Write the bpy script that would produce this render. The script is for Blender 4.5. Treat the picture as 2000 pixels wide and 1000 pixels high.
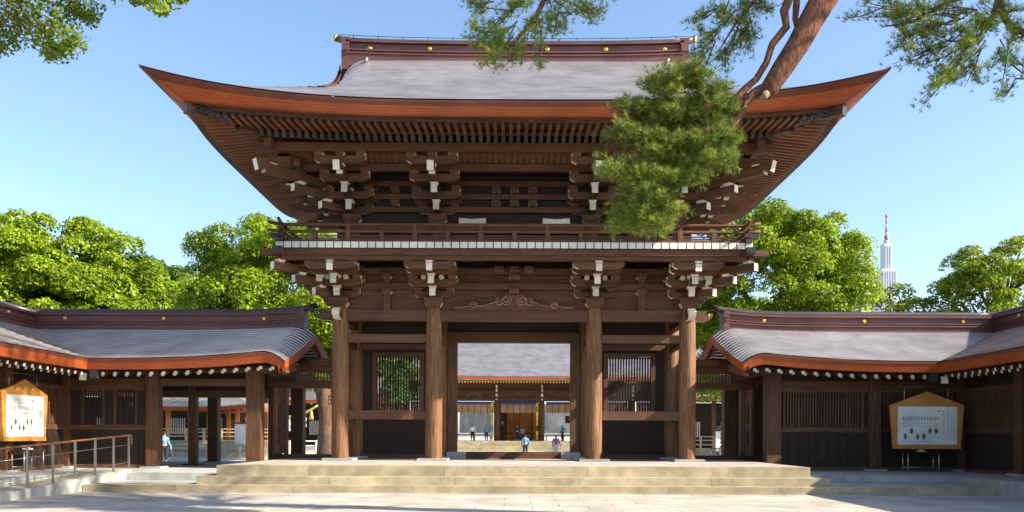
import bpy, math, random
import numpy as np
from mathutils import Vector, Matrix, Euler
R = math.radians
scene = bpy.context.scene
for o in list(bpy.data.objects): bpy.data.objects.remove(o)
COL = scene.collection

# ---------------------------------------------------------------- camera
cam_d = bpy.data.cameras.new('camera'); cam = bpy.data.objects.new('camera', cam_d); COL.objects.link(cam)
cam_d.sensor_fit = 'HORIZONTAL'; cam_d.sensor_width = 36.0; cam_d.lens = 36.0*1624/2000
cam_d.shift_y = 0.176; cam_d.shift_x = -0.0015
cam_d.clip_start = 0.1; cam_d.clip_end = 5000
cam.location = (0, 0, 1.53)
cam.rotation_euler = Euler((R(90), R(-0.22), 0), 'XYZ')
scene.camera = cam

# ---------------------------------------------------------------- world, sun, exposure
TO_SUN = Vector((1.48, -0.43, 1.0)).normalized()
elev = math.asin(TO_SUN.z); azim = math.atan2(TO_SUN.x, TO_SUN.y)
w = bpy.data.worlds.new('World'); scene.world = w; w.use_nodes = True
nt = w.node_tree; bg = nt.nodes['Background']
sky = nt.nodes.new('ShaderNodeTexSky'); sky.sky_type = 'NISHITA'; sky.sun_disc = False
sky.sun_elevation = elev; sky.sun_rotation = azim
sky.altitude = 0; sky.air_density = 1.0; sky.dust_density = 1.2; sky.ozone_density = 2.6
nt.links.new(sky.outputs[0], bg.inputs[0]); bg.inputs[1].default_value = 0.112
sd = bpy.data.lights.new('sun', 'SUN'); sd.energy = 5.0; sd.angle = R(0.5); sd.color = (1.0, 0.90, 0.74)
sun = bpy.data.objects.new('sun', sd); COL.objects.link(sun)
sun.rotation_euler = (-TO_SUN).to_track_quat('-Z', 'Y').to_euler(); sun.location = (20, -10, 40)
scene.view_settings.view_transform = 'Standard'; scene.view_settings.look = 'None'
scene.view_settings.exposure = 1.45; scene.view_settings.gamma = 1.0
scene.view_settings.use_curve_mapping = False
scene.cycles.max_bounces = 8; scene.cycles.diffuse_bounces = 4; scene.cycles.transparent_max_bounces = 8

# ---------------------------------------------------------------- materials
MATS = {}
def mat(name, col, rough=0.7, metal=0.0, var=0.25, scale=(3, 3, 3), noise=4.0, detail=6, col2=None,
        objvar=0.12, bump=0.0, bscale=None, spec=0.35, transl=0.0, coord='Object', stain=0.9, stainv=0.22):
    m = bpy.data.materials.new(name); m.use_nodes = True
    n = m.node_tree.nodes; l = m.node_tree.links; b = n['Principled BSDF']
    b.inputs['Roughness'].default_value = rough; b.inputs['Metallic'].default_value = metal
    b.inputs['Specular IOR Level'].default_value = spec
    tc = n.new('ShaderNodeTexCoord'); mp = n.new('ShaderNodeMapping'); mp.inputs['Scale'].default_value = scale
    l.new(tc.outputs[coord], mp.inputs[0])
    oi = n.new('ShaderNodeObjectInfo')
    if coord == 'Object':
        ad = n.new('ShaderNodeVectorMath'); ad.operation = 'SCALE'; ad.inputs[0].default_value = (37, 17, 23)
        l.new(oi.outputs['Random'], ad.inputs['Scale']); l.new(ad.outputs[0], mp.inputs['Location'])
    nz = n.new('ShaderNodeTexNoise'); nz.inputs['Scale'].default_value = noise; nz.inputs['Detail'].default_value = detail
    nz.inputs['Roughness'].default_value = 0.62
    l.new(mp.outputs[0], nz.inputs['Vector'])
    c2 = col2 if col2 else tuple(c*(1-var*1.6) for c in col)
    c1 = tuple(min(1, c*(1+var)) for c in col) if not col2 else col
    rp = n.new('ShaderNodeValToRGB'); rp.color_ramp.elements[0].position = 0.32; rp.color_ramp.elements[1].position = 0.68
    rp.color_ramp.elements[0].color = (*c2, 1); rp.color_ramp.elements[1].color = (*c1, 1)
    l.new(nz.outputs['Fac'], rp.inputs[0])
    hs = n.new('ShaderNodeHueSaturation'); mr = n.new('ShaderNodeMapRange')
    mr.inputs['To Min'].default_value = 1-objvar; mr.inputs['To Max'].default_value = 1+objvar
    geo = n.new('ShaderNodeNewGeometry'); lf = n.new('ShaderNodeTexNoise'); lf.inputs['Scale'].default_value = stain; lf.inputs['Detail'].default_value = 5
    l.new(geo.outputs['Position'], lf.inputs['Vector']); lm = n.new('ShaderNodeMapRange'); lm.inputs['From Min'].default_value = .3; lm.inputs['From Max'].default_value = .7
    lm.inputs['To Min'].default_value = 1-stainv; lm.inputs['To Max'].default_value = 1+stainv*.8; l.new(lf.outputs['Fac'], lm.inputs['Value'])
    mm = n.new('ShaderNodeMath'); mm.operation = 'MULTIPLY'; l.new(mr.outputs[0], mm.inputs[0]); l.new(lm.outputs[0], mm.inputs[1])
    l.new(oi.outputs['Random'], mr.inputs['Value']); l.new(mm.outputs[0], hs.inputs['Value'])
    l.new(rp.outputs[0], hs.inputs['Color']); l.new(hs.outputs[0], b.inputs['Base Color'])
    if bump:
        bn = n.new('ShaderNodeBump'); bn.inputs['Strength'].default_value = bump; bn.inputs['Distance'].default_value = 0.02 if bump < .7 else 0.09
        l.new(nz.outputs['Fac'], bn.inputs['Height']); l.new(bn.outputs[0], b.inputs['Normal'])
    if transl:
        tr = n.new('ShaderNodeBsdfTranslucent'); mx = n.new('ShaderNodeMixShader'); mx.inputs[0].default_value = transl
        l.new(hs.outputs[0], tr.inputs[0]); l.new(b.outputs[0], mx.inputs[1]); l.new(tr.outputs[0], mx.inputs[2])
        l.new(mx.outputs[0], n['Material Output'].inputs['Surface'])
    MATS[name] = m
    return m
W1 = (0.145, 0.062, 0.027); W2 = (0.048, 0.020, 0.010)
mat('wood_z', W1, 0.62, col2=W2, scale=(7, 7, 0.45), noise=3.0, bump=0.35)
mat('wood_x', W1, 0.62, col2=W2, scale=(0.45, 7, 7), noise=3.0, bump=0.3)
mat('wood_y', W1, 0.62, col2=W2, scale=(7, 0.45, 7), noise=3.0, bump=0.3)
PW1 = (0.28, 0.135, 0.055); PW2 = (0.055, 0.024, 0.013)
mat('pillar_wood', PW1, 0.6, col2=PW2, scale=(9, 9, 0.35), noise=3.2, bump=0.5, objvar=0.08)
mat('wood_red', (0.22, 0.085, 0.037), 0.6, col2=(0.11, 0.041, 0.019), scale=(0.6, 0.6, 5), noise=3)
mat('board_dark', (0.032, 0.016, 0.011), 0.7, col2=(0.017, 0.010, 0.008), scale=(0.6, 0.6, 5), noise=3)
mat('fascia_wood', (0.38, 0.085, 0.022), 0.5, col2=(0.27, 0.056, 0.015), scale=(1.2, 1.2, 14), noise=3, objvar=0.04)
mat('fascia_edge', (0.16, 0.042, 0.022), 0.45, col2=(0.11, 0.032, 0.02), scale=(1, 1, 6), noise=3, objvar=0.04)
mat('white_paint', (0.66, 0.63, 0.51), 0.7, var=0.16, noise=8, objvar=0.15)  # white ends; also laid on block side tapers as painted sunlit edges
mat('plank_white', (0.60, 0.60, 0.53), 0.7, var=0.05, noise=8, objvar=0.05)
mat('copper_roof', (0.40, 0.365, 0.365), 0.40, metal=0.65, col2=(0.32, 0.29, 0.29), scale=(0.9, 0.9, 4), noise=2.2, detail=9, objvar=0.05, spec=0.5)
mat('copper_ridge', (0.17, 0.068, 0.056), 0.42, metal=0.3, col2=(0.11, 0.045, 0.04), scale=(0.5, 1, 5), noise=2.5, objvar=0.04, spec=0.5)
mat('cap_metal', (0.10, 0.085, 0.085), 0.4, metal=0.6, var=0.15, noise=3)
mat('gold', (0.85, 0.58, 0.10), 0.32, metal=0.85, var=0.08, noise=5)
mat('dark_metal', (0.045, 0.055, 0.058), 0.45, metal=0.5, var=0.3, noise=9)
mat('stone', (0.43, 0.365, 0.24), 0.85, col2=(0.28, 0.23, 0.145), scale=(1, 1, 1), noise=2.6, detail=10, bump=0.15, objvar=0.10)
mat('stone_grey', (0.40, 0.40, 0.37), 0.85, col2=(0.27, 0.27, 0.25), noise=2.2, detail=10, scale=(1, 1, 1), bump=0.12, objvar=0.10)
mat('paving', (0.42, 0.385, 0.33), 0.85, col2=(0.33, 0.30, 0.255), noise=1.6, detail=10, scale=(1, 1, 1), bump=0.08, objvar=0.06)
mat('court_ground', (0.50, 0.48, 0.44), 0.9, col2=(0.42, 0.40, 0.37), noise=0.4, scale=(1, 1, 1), objvar=0)
mat('joint', (0.25, 0.235, 0.21), 0.9, noise=2, objvar=0)
mat('board_frame', (0.52, 0.24, 0.055), 0.5, col2=(0.40, 0.17, 0.04), scale=(1, 1, 8), noise=3, objvar=0.03)
mat('paper', (0.72, 0.74, 0.70), 0.6, var=0.03, noise=2, objvar=0.02)
mat('edge_wood', (0.30, 0.165, 0.085), 0.6, var=.2)
mat('ink', (0.10, 0.11, 0.10), 0.7, var=0.1)
mat('ink_grey', (0.36, 0.38, 0.36), 0.7, var=0.1)
mat('steel', (0.42, 0.40, 0.37), 0.35, metal=0.8, var=0.1, noise=6)
mat('bark', (0.16, 0.10, 0.065), 0.9, col2=(0.065, 0.04, 0.028), scale=(2, 2, .6), noise=4, bump=0.8, detail=8)
mat('pine_bark', (0.22, 0.088, 0.045), 0.9, col2=(0.06, 0.03, 0.022), scale=(2.6, 2.6, 1.3), noise=5, bump=1.0, detail=9)
mat('cut_wood', (0.24, 0.17, 0.09), 0.8, col2=(0.12, 0.08, 0.05), noise=9, scale=(1, 1, 1))
def leafmat(name, c1, c2, transl=0.45, rough=0.45):
    return mat(name, c1, rough, col2=c2, scale=(1, 1, 1), noise=0.55, detail=5, objvar=0.05, transl=transl, spec=0.3, stain=0.45, stainv=0.4)
leafmat('leaf_camphor', (0.34, 0.42, 0.014), (0.16, 0.27, 0.012))
leafmat('leaf_forest', (0.33, 0.41, 0.016), (0.17, 0.27, 0.014))
leafmat('leaf_dark', (0.10, 0.19, 0.018), (0.05, 0.11, 0.014))
leafmat('leaf_olive', (0.32, 0.38, 0.02), (0.17, 0.24, 0.016))
leafmat('leaf_near', (0.22, 0.30, 0.014), (0.09, 0.15, 0.010), 0.5)
leafmat('needle', (0.18, 0.25, 0.03), (0.08, 0.14, 0.024), 0.3)
leafmat('needle_young', (0.38, 0.40, 0.06), (0.20, 0.24, 0.04), 0.35)
mat('tower_stone_hazed', (0.50, 0.52, 0.57), 0.6, var=0.05, noise=0.05, objvar=0.02)  # distance haze put into the colour, lightened towards the sky
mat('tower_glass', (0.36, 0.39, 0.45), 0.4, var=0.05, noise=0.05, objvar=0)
mat('red_paint', (0.42, 0.12, 0.12), 0.5, var=0.1)
mat('skin', (0.50, 0.31, 0.22), 0.55, var=0.05, objvar=0.1)
mat('hair', (0.02, 0.015, 0.012), 0.5, var=0.2)
for nm, c in dict(cloth_blue=(0.10, 0.27, 0.48), cloth_teal=(0.03, 0.25, 0.38), cloth_navy=(0.03, 0.045, 0.085), cloth_black=(0.015, 0.015, 0.02),
                  cloth_white=(0.72, 0.74, 0.78), cloth_purple=(0.42, 0.13, 0.36), cloth_grey=(0.25, 0.27, 0.3), cloth_brown=(0.2, 0.1, 0.07)).items():
    mat(nm, c, 0.85, var=0.12, noise=5, objvar=0)
mat('curtain_blue', (0.035, 0.06, 0.27), 0.8, var=0.15)
mat('blind', (0.42, 0.25, 0.10), 0.75, var=0.15, scale=(1, 1, 9), noise=5)
mat('sheet_white', (0.80, 0.82, 0.84), 0.8, var=0.04, noise=1, transl=0.4)
mat('wood_orange', (0.68, 0.24, 0.055), 0.55, var=0.2, scale=(4, 4, .5), noise=2)
mat('tassel_yellow', (0.75, 0.50, 0.04), 0.7, var=0.1)
mat('straw', (0.55, 0.43, 0.15), 0.85, var=0.25, noise=9)
mat('plaque_wood', (0.55, 0.40, 0.22), 0.7, var=0.15)

# ---------------------------------------------------------------- helpers
WL = {}
def wl(o): return WL.get(o.name, Vector((0, 0, 0))) if o else Vector((0, 0, 0))
class MB:
    def __init__(s): s.v = []; s.f = []; s.m = []; s.sm = []
    def add(s, vs, fs, mi=0, smooth=False):
        b = len(s.v); s.v.extend([tuple(v) for v in vs])
        for f in fs: s.f.append([b+i for i in f]); s.m.append(mi); s.sm.append(smooth)
    def box(s, x0, x1, y0, y1, z0, z1, mi=0, M=None, ends=None):
        vs = [Vector(p) for p in ((x0,y0,z0),(x1,y0,z0),(x1,y1,z0),(x0,y1,z0),(x0,y0,z1),(x1,y0,z1),(x1,y1,z1),(x0,y1,z1))]
        if M: vs = [M @ v for v in vs]
        fs = [(0,3,2,1),(4,5,6,7),(0,1,5,4),(1,2,6,5),(2,3,7,6),(3,0,4,7)]
        b = len(s.v); s.v.extend([tuple(v) for v in vs])
        for i, f in enumerate(fs):
            s.f.append([b+k for k in f]); s.m.append(ends.get(i, mi) if ends else mi); s.sm.append(False)
        return s
    def cbox(s, c, size, mi=0, M=None):
        return s.box(c[0]-size[0]/2, c[0]+size[0]/2, c[1]-size[1]/2, c[1]+size[1]/2, c[2]-size[2]/2, c[2]+size[2]/2, mi, M)
    def tube(s, pts, rad, n=8, mi=0, cap=True, smooth=True):
        pts = [Vector(p) for p in pts]
        if not hasattr(rad, '__len__'): rad = [rad]*len(pts)
        b = len(s.v); up = None
        for i, p in enumerate(pts):
            d = (pts[min(i+1, len(pts)-1)] - pts[max(i-1, 0)]).normalized()
            if up is None:
                up = Vector((0,0,1)) if abs(d.z) < .9 else Vector((1,0,0))
            a = d.cross(up)
            if a.length < 1e-4: a = d.orthogonal()
            a.normalize(); c = a.cross(d).normalized(); up = c
            for k in range(n):
                t = 2*math.pi*k/n; s.v.append(tuple(p + (a*math.cos(t) + c*math.sin(t))*rad[i]))
        for i in range(len(pts)-1):
            for k in range(n):
                k2 = (k+1) % n
                s.f.append([b+i*n+k, b+i*n+k2, b+(i+1)*n+k2, b+(i+1)*n+k]); s.m.append(mi); s.sm.append(smooth)
        if cap:
            s.f.append([b+k for k in range(n)][::-1]); s.m.append(mi); s.sm.append(False)
            s.f.append([b+(len(pts)-1)*n+k for k in range(n)]); s.m.append(mi); s.sm.append(False)
        return s
    def prism(s, poly, y0, y1, mi=0, mside=None, M=None):     # poly of (x,z), extruded along y
        n = len(poly); b = len(s.v)
        vs = [Vector((p[0], y0, p[1])) for p in poly] + [Vector((p[0], y1, p[1])) for p in poly]
        if M: vs = [M @ v for v in vs]
        s.v.extend([tuple(v) for v in vs])
        s.f.append([b+i for i in range(n)]); s.m.append(mi); s.sm.append(False)
        s.f.append([b+n+i for i in range(n)][::-1]); s.m.append(mi); s.sm.append(False)
        for i in range(n):
            j = (i+1) % n; s.f.append([b+i, b+n+i, b+n+j, b+j]); s.m.append(mi if mside is None else mside); s.sm.append(False)
        return s
    def grid(s, rows, mi=0, smooth=True, flip=False):
        nr, nc = len(rows), len(rows[0]); b = len(s.v)
        for r in rows: s.v.extend([tuple(p) for p in r])
        for i in range(nr-1):
            for j in range(nc-1):
                f = [b+i*nc+j, b+i*nc+j+1, b+(i+1)*nc+j+1, b+(i+1)*nc+j]
                s.f.append(f[::-1] if flip else f); s.m.append(mi); s.sm.append(smooth)
        return s
    def mesh(s, name, mats):
        me = bpy.data.meshes.new(name); me.from_pydata(s.v, [], s.f)
        for m in mats: me.materials.append(MATS[m])
        me.polygons.foreach_set('material_index', s.m); me.polygons.foreach_set('use_smooth', s.sm); me.update()
        return me
    def obj(s, name, mats, parent=None, center=True):
        if isinstance(mats, str): mats = [mats]
        c = Vector((0, 0, 0))
        if center and s.v:
            a = np.array(s.v); lo = a.min(0); hi = a.max(0); c = Vector(((lo[0]+hi[0])/2, (lo[1]+hi[1])/2, lo[2]))
            s.v = [tuple(p) for p in (a - np.array(c))]
        return place(name, s.mesh(name, mats), parent, Matrix.Translation(c))
def place(name, me, parent, M):
    o = bpy.data.objects.new(name, me); COL.objects.link(o)
    if parent: o.parent = parent
    o.matrix_local = Matrix.Translation(-wl(parent)) @ M
    WL[o.name] = M.to_translation()
    return o
def thing(name, loc, label, cat, group=None):
    o = bpy.data.objects.new(name, None); COL.objects.link(o); o.location = loc; o.empty_display_size = .3
    WL[o.name] = Vector(loc); return tag(o, label, cat, group)
def tag(o, label, cat, group=None):
    o['label'] = label; o['category'] = cat
    if group: o['group'] = group
    return o
def struct(o): o['kind'] = 'structure'; return o
def stuff(o): o['kind'] = 'stuff'; return o
def bx(name, x0, x1, y0, y1, z0, z1, m, parent, ends=None):
    return MB().box(x0, x1, y0, y1, z0, z1, 0, None, ends).obj(name, m, parent)
def unit_mesh(name, mats, ends=None, bev=0.0):     # unit beam along Y, [-.5,.5]x[0,1]x[-.5,.5]; face 2 is the y=0 end
    return MB().box(-.5, .5, 0, 1, -.5, .5, 0, None, ends).mesh(name, mats)
def beam(name, me, p0, p1, wd, ht, parent):         # instance of unit mesh from p0 (its end face) to p1
    p0 = Vector(p0); p1 = Vector(p1); d = p1-p0; y = d.normalized(); x = y.cross(Vector((0, 0, 1))).normalized(); z = x.cross(y)
    Mx = Matrix((x, y, z)).transposed().to_4x4()
    return place(name, me, parent, Matrix.Translation(p0) @ Mx @ Matrix.Diagonal((wd, d.length, ht, 1)))
# ================================================================ ground, paving, terraces
rnd = random.Random(4)
g = MB().box(-400, 400, -60, 1500, -0.5, 0.0).obj('ground', 'court_ground'); struct(g)
pv = MB().box(-22, 22, 6, 22.0, 0.0, 0.006).obj('pavement', 'joint'); struct(pv)
slab_me = [MB().box(-.5, .5, -.5, .5, 0, 1).mesh('paving_slab', ['paving']) for _ in range(1)][0]
yy = 21.78; r = 0
while yy > 14.2:
    d = 0.78; x = -13.4 + (0.6 if r % 2 else 0)
    while x < 13.4:
        place('paving_slab', slab_me, pv, Matrix.Translation((x+.6, yy-d/2, 0.006)) @ Matrix.Diagonal((1.186, d-.014, 0.012+rnd.random()*.003, 1)))
        x += 1.2
    yy -= d; r += 1
# stone terrace in front of the galleries and the gate platform, laid in long blocks
def blocks(name, parent, x0, x1, y0, y1, z0, z1, L, m='stone', off=0.0, axis='x'):
    a, e = (x0, x1) if axis == 'x' else (y0, y1)
    p = a
    first = True
    while p < e - .01:
        q = min(e, p + (L*(0.45+off) if first else L*(0.9+.2*rnd.random()))); first = False
        if e - q < L*.3: q = e
        mb = MB()
        if axis == 'x': mb.box(p+.004, q-.004, y0, y1, z0, z1)
        else: mb.box(x0, x1, p+.004, q-.004, z0, z1)
        mb.obj(name, m, parent); p = q
ter = MB().box(-11.42, 12.8, 22.06, 26, -.1, .19).obj('terrace', 'joint'); struct(ter)
blocks('step_stone', ter, -11.4, 12.8, 22.0, 22.95, 0.0, 0.203, 3.3, 'stone', .3)
bx('tread_paving', -11.4, 12.8, 22.96, 24.6, .15, .2, 'stone_grey', ter)
bx('step_foot', -11.6, 12.8, 21.86, 21.998, 0.0, 0.03, 'stone', ter)
plat = MB().box(-8.1, 8.1, 23.0, 37.5, 0, .66).obj('gate_platform', 'joint'); struct(plat)
blocks('step_stone', plat, -8.56, 8.56, 22.45, 23.1, .205, .416, 3.6, 'stone', .55)
for sx in (-1, 1):
    a, b = sorted((sx*8.56, sx*8.2)); blocks('step_stone', plat, a, b, 23.1, 28.5, .418, .43, 3, 'stone_grey', axis='y')
blocks('edge_stone', plat, -8.18, 8.18, 22.9, 23.7, .418, .70, 3.9, 'stone', .2)
for i in range(9):
    for j in range(6):
        xa = -8.18 + i*16.36/9; ya = 23.7 + j*2.3
        bx('platform_slab', xa+.004, xa+16.36/9-.004, ya+.004, ya+2.296, .60, .697 + rnd.random()*.002, 'paving', plat)
# raised floors of the galleries and the wings
for sx in (-1, 1):
    a, b = sorted((sx*8.2, sx*23)); fl = MB().box(a, b, 24.9, 36.2, -.1, .40).obj('gallery_floor', 'stone_grey'); struct(fl)
    a, b = sorted((sx*8.6, sx*12.8)); blocks('edge_stone', fl, a, b, 24.5, 25.2, .205, .416, 2.6, 'stone_grey')
    a, b = sorted((sx*12.8, sx*13.5)); blocks('edge_stone', fl, a, b, 12, 25.2, 0, .418, 2.6, 'stone_grey', axis='y')
    a, b = sorted((sx*8.6, sx*23)); bx('floor_paving', a, b, 25.2, 36, .3, .413, 'stone_grey', fl)
    a, b = sorted((sx*13.5, sx*23)); bx('floor_paving', a, b, 12, 25.2, 0, .412, 'stone_grey', fl)

# ================================================================ the gate
YC = 30.8
gate = thing('shrine_gate', (0, YC, .70), 'two storey dark timber shrine gate with huge upswept copper roof on stone platform', 'gate')
PX = (-5.84, -2.69, 2.69, 5.84)
def lathe(prof, n=28):
    mb = MB(); rows = []
    for r_, z in prof: rows.append([(r_*math.cos(2*math.pi*k/n), r_*math.sin(2*math.pi*k/n), z) for k in range(n+1)])
    mb.grid(rows, 0, True); mb.f.append([len(mb.v)-n-1+k for k in range(n)]); mb.m.append(0); mb.sm.append(False)
    return mb
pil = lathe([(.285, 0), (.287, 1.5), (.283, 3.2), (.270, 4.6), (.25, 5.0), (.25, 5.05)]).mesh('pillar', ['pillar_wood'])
bs = MB().box(-.5, .5, -.5, .5, 0, .08).mesh('base_stone', ['stone_grey'])
for y in (28, 30.8, 33.6):
    for x in PX:
        if y == 28 or True:
            place('pillar', pil, gate, Matrix.Translation((x, y, .775)) @ Matrix.Rotation(rnd.random()*6, 4, 'Z'))
            place('base_stone', bs, plat, Matrix.Translation((x, y, .698)) @ Matrix.Diagonal((1.0, 1.0, 1, 1)))
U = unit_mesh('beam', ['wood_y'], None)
UW = unit_mesh('beam_white_end', ['wood_y', 'white_paint'], {2: 1})
UD = unit_mesh('beam_capped', ['wood_y', 'dark_metal'], {2: 1})
def gb(name, p0, p1, wd, ht, me=None, parent=None): return beam(name, me or U, p0, p1, wd, ht, parent or gate)
for y in (28, 33.6):
    for a, b in zip(PX[:-1], PX[1:]):
        gb('head_beam', (a+.24, y, 5.57), (b-.24, y, 5.57), .26, .36)
        if b-a < 4:
            gb('tie_beam', (a+.27, y, 4.80), (b-.27, y, 4.80), .2, .27)
            gb('tie_beam', (a+.27, y, 2.23), (b-.27, y, 2.23), .2, .30)
for x in PX:
    for y in (28, 30.8):
        if abs(x) > 5:
            gb('head_beam', (x, y+.24, 5.57), (x, y+2.56, 5.57), .26, .36)
            gb('tie_beam', (x, y+.27, 4.80), (x, y+2.53, 4.80), .2, .27)
            gb('tie_beam', (x, y+.27, 2.23), (x, y+2.53, 2.23), .2, .30)
        else:
            gb('head_beam', (x, y+.24, 5.40), (x, y+2.56, 5.40), .24, .36)
            gb('tie_beam', (x, y+.27, 4.95), (x, y+2.53, 4.95), .2, .25)
# carved nosing of the head beam past the corner pillars, with its white painted face
for sx in (-1, 1):
    pr = [(0, 0), (.35, .02), (.52, .10), (.60, .22), (.56, .30), (.47, .27), (.50, .20), (.42, .16), (.36, .26), (.40, .36), (0, .36)]
    for ang, nm in ((0 if sx > 0 else math.pi, 'beam_nosing'), (-math.pi/2, 'beam_nosing')):
        M = Matrix.Translation((sx*5.84, 28, 5.39)) @ Matrix.Rotation(ang, 4, 'Z') @ Matrix.Translation((.25, 0, 0))
        me = MB().prism(pr, -.12, .12, 0, 1).mesh('beam_nosing', ['wood_x', 'white_paint']); place('beam_nosing', me, gate, M)
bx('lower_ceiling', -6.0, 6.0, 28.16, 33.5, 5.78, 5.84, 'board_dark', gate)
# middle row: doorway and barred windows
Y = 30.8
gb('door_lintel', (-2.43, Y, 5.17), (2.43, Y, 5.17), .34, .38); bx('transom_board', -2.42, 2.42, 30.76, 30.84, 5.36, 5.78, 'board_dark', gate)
for sx in (-1, 1):
    a, b = sorted((sx*2.09, sx*2.42)); bx('door_jamb', a, b, 30.62, 30.98, .96, 4.98, 'wood_z', gate)
    a, b = sorted((sx*1.75, sx*2.45)); bx('jamb_stone', a, b, 30.45, 31.15, .699, .95, 'stone_grey', plat)
bx('threshold', -1.75, 1.75, 30.68, 30.92, .70, .955, 'wood_x', gate)
bar_me = MB().box(-.5, .5, -.5, .5, 0, 1).mesh('window_bar', ['board_dark'])
for sx in (-1, 1):
    c = sx*4.27
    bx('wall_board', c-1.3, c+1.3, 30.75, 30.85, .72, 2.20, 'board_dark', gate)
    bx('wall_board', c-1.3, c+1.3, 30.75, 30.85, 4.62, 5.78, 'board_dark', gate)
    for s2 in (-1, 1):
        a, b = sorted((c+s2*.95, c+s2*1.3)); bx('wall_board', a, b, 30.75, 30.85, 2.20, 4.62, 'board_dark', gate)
    wf = MB()
    wf.box(c-.95, c+.95, 30.66, 30.94, 2.20, 2.34); wf.box(c-.95, c+.95, 30.66, 30.94, 4.44, 4.60)
    wf.box(c-.95, c-.80, 30.67, 30.93, 2.34, 4.44); wf.box(c+.80, c+.95, 30.67, 30.93, 2.34, 4.44)
    wo = wf.obj('window', 'wood_x', gate)
    for k in range(17):
        place('window_bar', bar_me, wo, Matrix.Translation((c-.8+.1*(k+.0), 30.8, 2.341)) @ Matrix.Diagonal((.056, .07, 2.10, 1)))
    gb('tie_beam', (c-1.3, 30.62, 4.80), (c+1.3, 30.62, 4.80), .1, .2)
    gb('ground_sill', (c-1.3, 30.7, .78), (c+1.3, 30.7, .78), .2, .16)
# wall panels between head beam and balcony, struts and the carved frog-leg strut
UP_Y = 28.4
for a, b in zip(PX[:-1], PX[1:]):
    bx('frieze_board', a+.1, b-.1, 28.06, 28.12, 5.75, 7.2, 'wood_x', gate)
    gb('frieze_beam', (a+.3, 27.97, 6.55), (b-.3, 27.97, 6.55), .2, .2)
    gb('frieze_beam', (a+.3, 27.99, 7.05), (b-.3, 27.99, 7.05), .2, .2)
for sx in (-1, 1):
    bx('frieze_board', sx*5.84-.04, sx*5.84+.04, 28.3, 33.4, 5.75, 7.2, 'wood_y', gate)
blk = lambda w_, h_: [(-w_*.36, 0), (w_*.36, 0), (w_*.5, h_*.42), (w_*.5, h_), (-w_*.5, h_), (-w_*.5, h_*.42)]
def block_mesh(w_, h_):
    mb = MB(); lo, hi = w_*.35, w_*.5; zs = [(lo, 0), (lo+.25*(hi-lo), h_*.2), (hi, h_*.45), (hi, h_)]
    for i in range(3):
        a, za = zs[i]; b, zb = zs[i+1]
        for q in range(4):
            c0 = [(-1, -1), (1, -1), (1, 1), (-1, 1)]; p, p2 = c0[q], c0[(q+1) % 4]
            mb.add([(p[0]*a, p[1]*a, za), (p2[0]*a, p2[1]*a, za), (p2[0]*b, p2[1]*b, zb), (p[0]*b, p[1]*b, zb)], [(0, 1, 2, 3)], (1 if q == 0 else 2) if i < 2 else 0)  # side tapers have their own slot, whitened to paint in sunlit edges
    mb.add([(-hi, -hi, h_), (hi, -hi, h_), (hi, hi, h_), (-hi, hi, h_)], [(0, 1, 2, 3)]); mb.add([(-lo, -lo, 0), (lo, -lo, 0), (lo, lo, 0), (-lo, lo, 0)], [(3, 2, 1, 0)])
    return mb
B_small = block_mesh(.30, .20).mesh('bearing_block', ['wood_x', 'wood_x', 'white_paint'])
B_white = block_mesh(.27, .20).mesh('bearing_block_white', ['wood_x', 'white_paint', 'white_paint'])
B_big = block_mesh(.62, .32).mesh('bracket_set', ['wood_x', 'wood_x', 'white_paint'])
def strut(x, z0, z1, y=27.93):
    s_ = MB().box(x-.11, x+.11, y-.05, y+.1, z0, z1-.2).obj('strut', 'wood_z', gate)
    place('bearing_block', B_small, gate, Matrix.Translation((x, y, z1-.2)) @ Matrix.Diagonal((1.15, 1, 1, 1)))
for x in (-4.27, 4.27): strut(x, 5.75, 6.47); strut(x, 6.65, 6.98)
place('bearing_block', B_small, gate, Matrix.Translation((0, 27.9, 6.75)) @ Matrix.Diagonal((1.2, 1, 1, 1)))
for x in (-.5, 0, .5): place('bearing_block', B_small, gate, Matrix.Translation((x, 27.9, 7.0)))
MB().prism([(-.62, .0), (.62, .0), (.62, .06), (-.62, .06)], 27.82, 27.95).obj('bracket_arm', 'wood_x', gate).location.z += 6.95-.0
fl_ = [(2.02, 0), (1.98, .06), (1.72, .07), (1.5, .10), (1.45, .20), (1.36, .25), (1.26, .2), (1.24, .1), (1.0, .12), (.75, .2), (.62, .24), (.60, .34), (.5, .40), (.42, .38), (.38, .5), (.22, .56), (.12, .5)]
poly = [(-x, z) for x, z in fl_][::1] + [(x, z) for x, z in fl_[::-1]]
fr = MB().prism([(p[0], p[1]+5.75) for p in poly][::-1], 27.80, 27.92).obj('frog_leg_strut', 'wood_x', gate)
for sx in (-1, 1):
    for cx, cz, r0, tr in ((.27, 6.07, .19, 1.6), (1.36, 5.90, .11, 1.2), (.52, 6.0, .13, 1.0)):
        pts = [(sx*(cx + r0*(1-.75*t/20)*math.cos(2.2+t/20*2*math.pi*tr)), 27.79, cz + r0*(1-.75*t/20)*math.sin(2.2+t/20*2*math.pi*tr)) for t in range(21)]
        MB().tube(pts, .022, 6).obj('scroll', 'edge_wood', fr)
    pts = [(sx*x, 27.79, 5.77+z) for x, z in fl_[1:13]]
    MB().tube(pts, .016, 5).obj('scroll', 'edge_wood', fr)
place('bearing_block', B_small, gate, Matrix.Translation((0, 27.9, 6.28)) @ Matrix.Diagonal((1.1, 1, 1, 1)))
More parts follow.
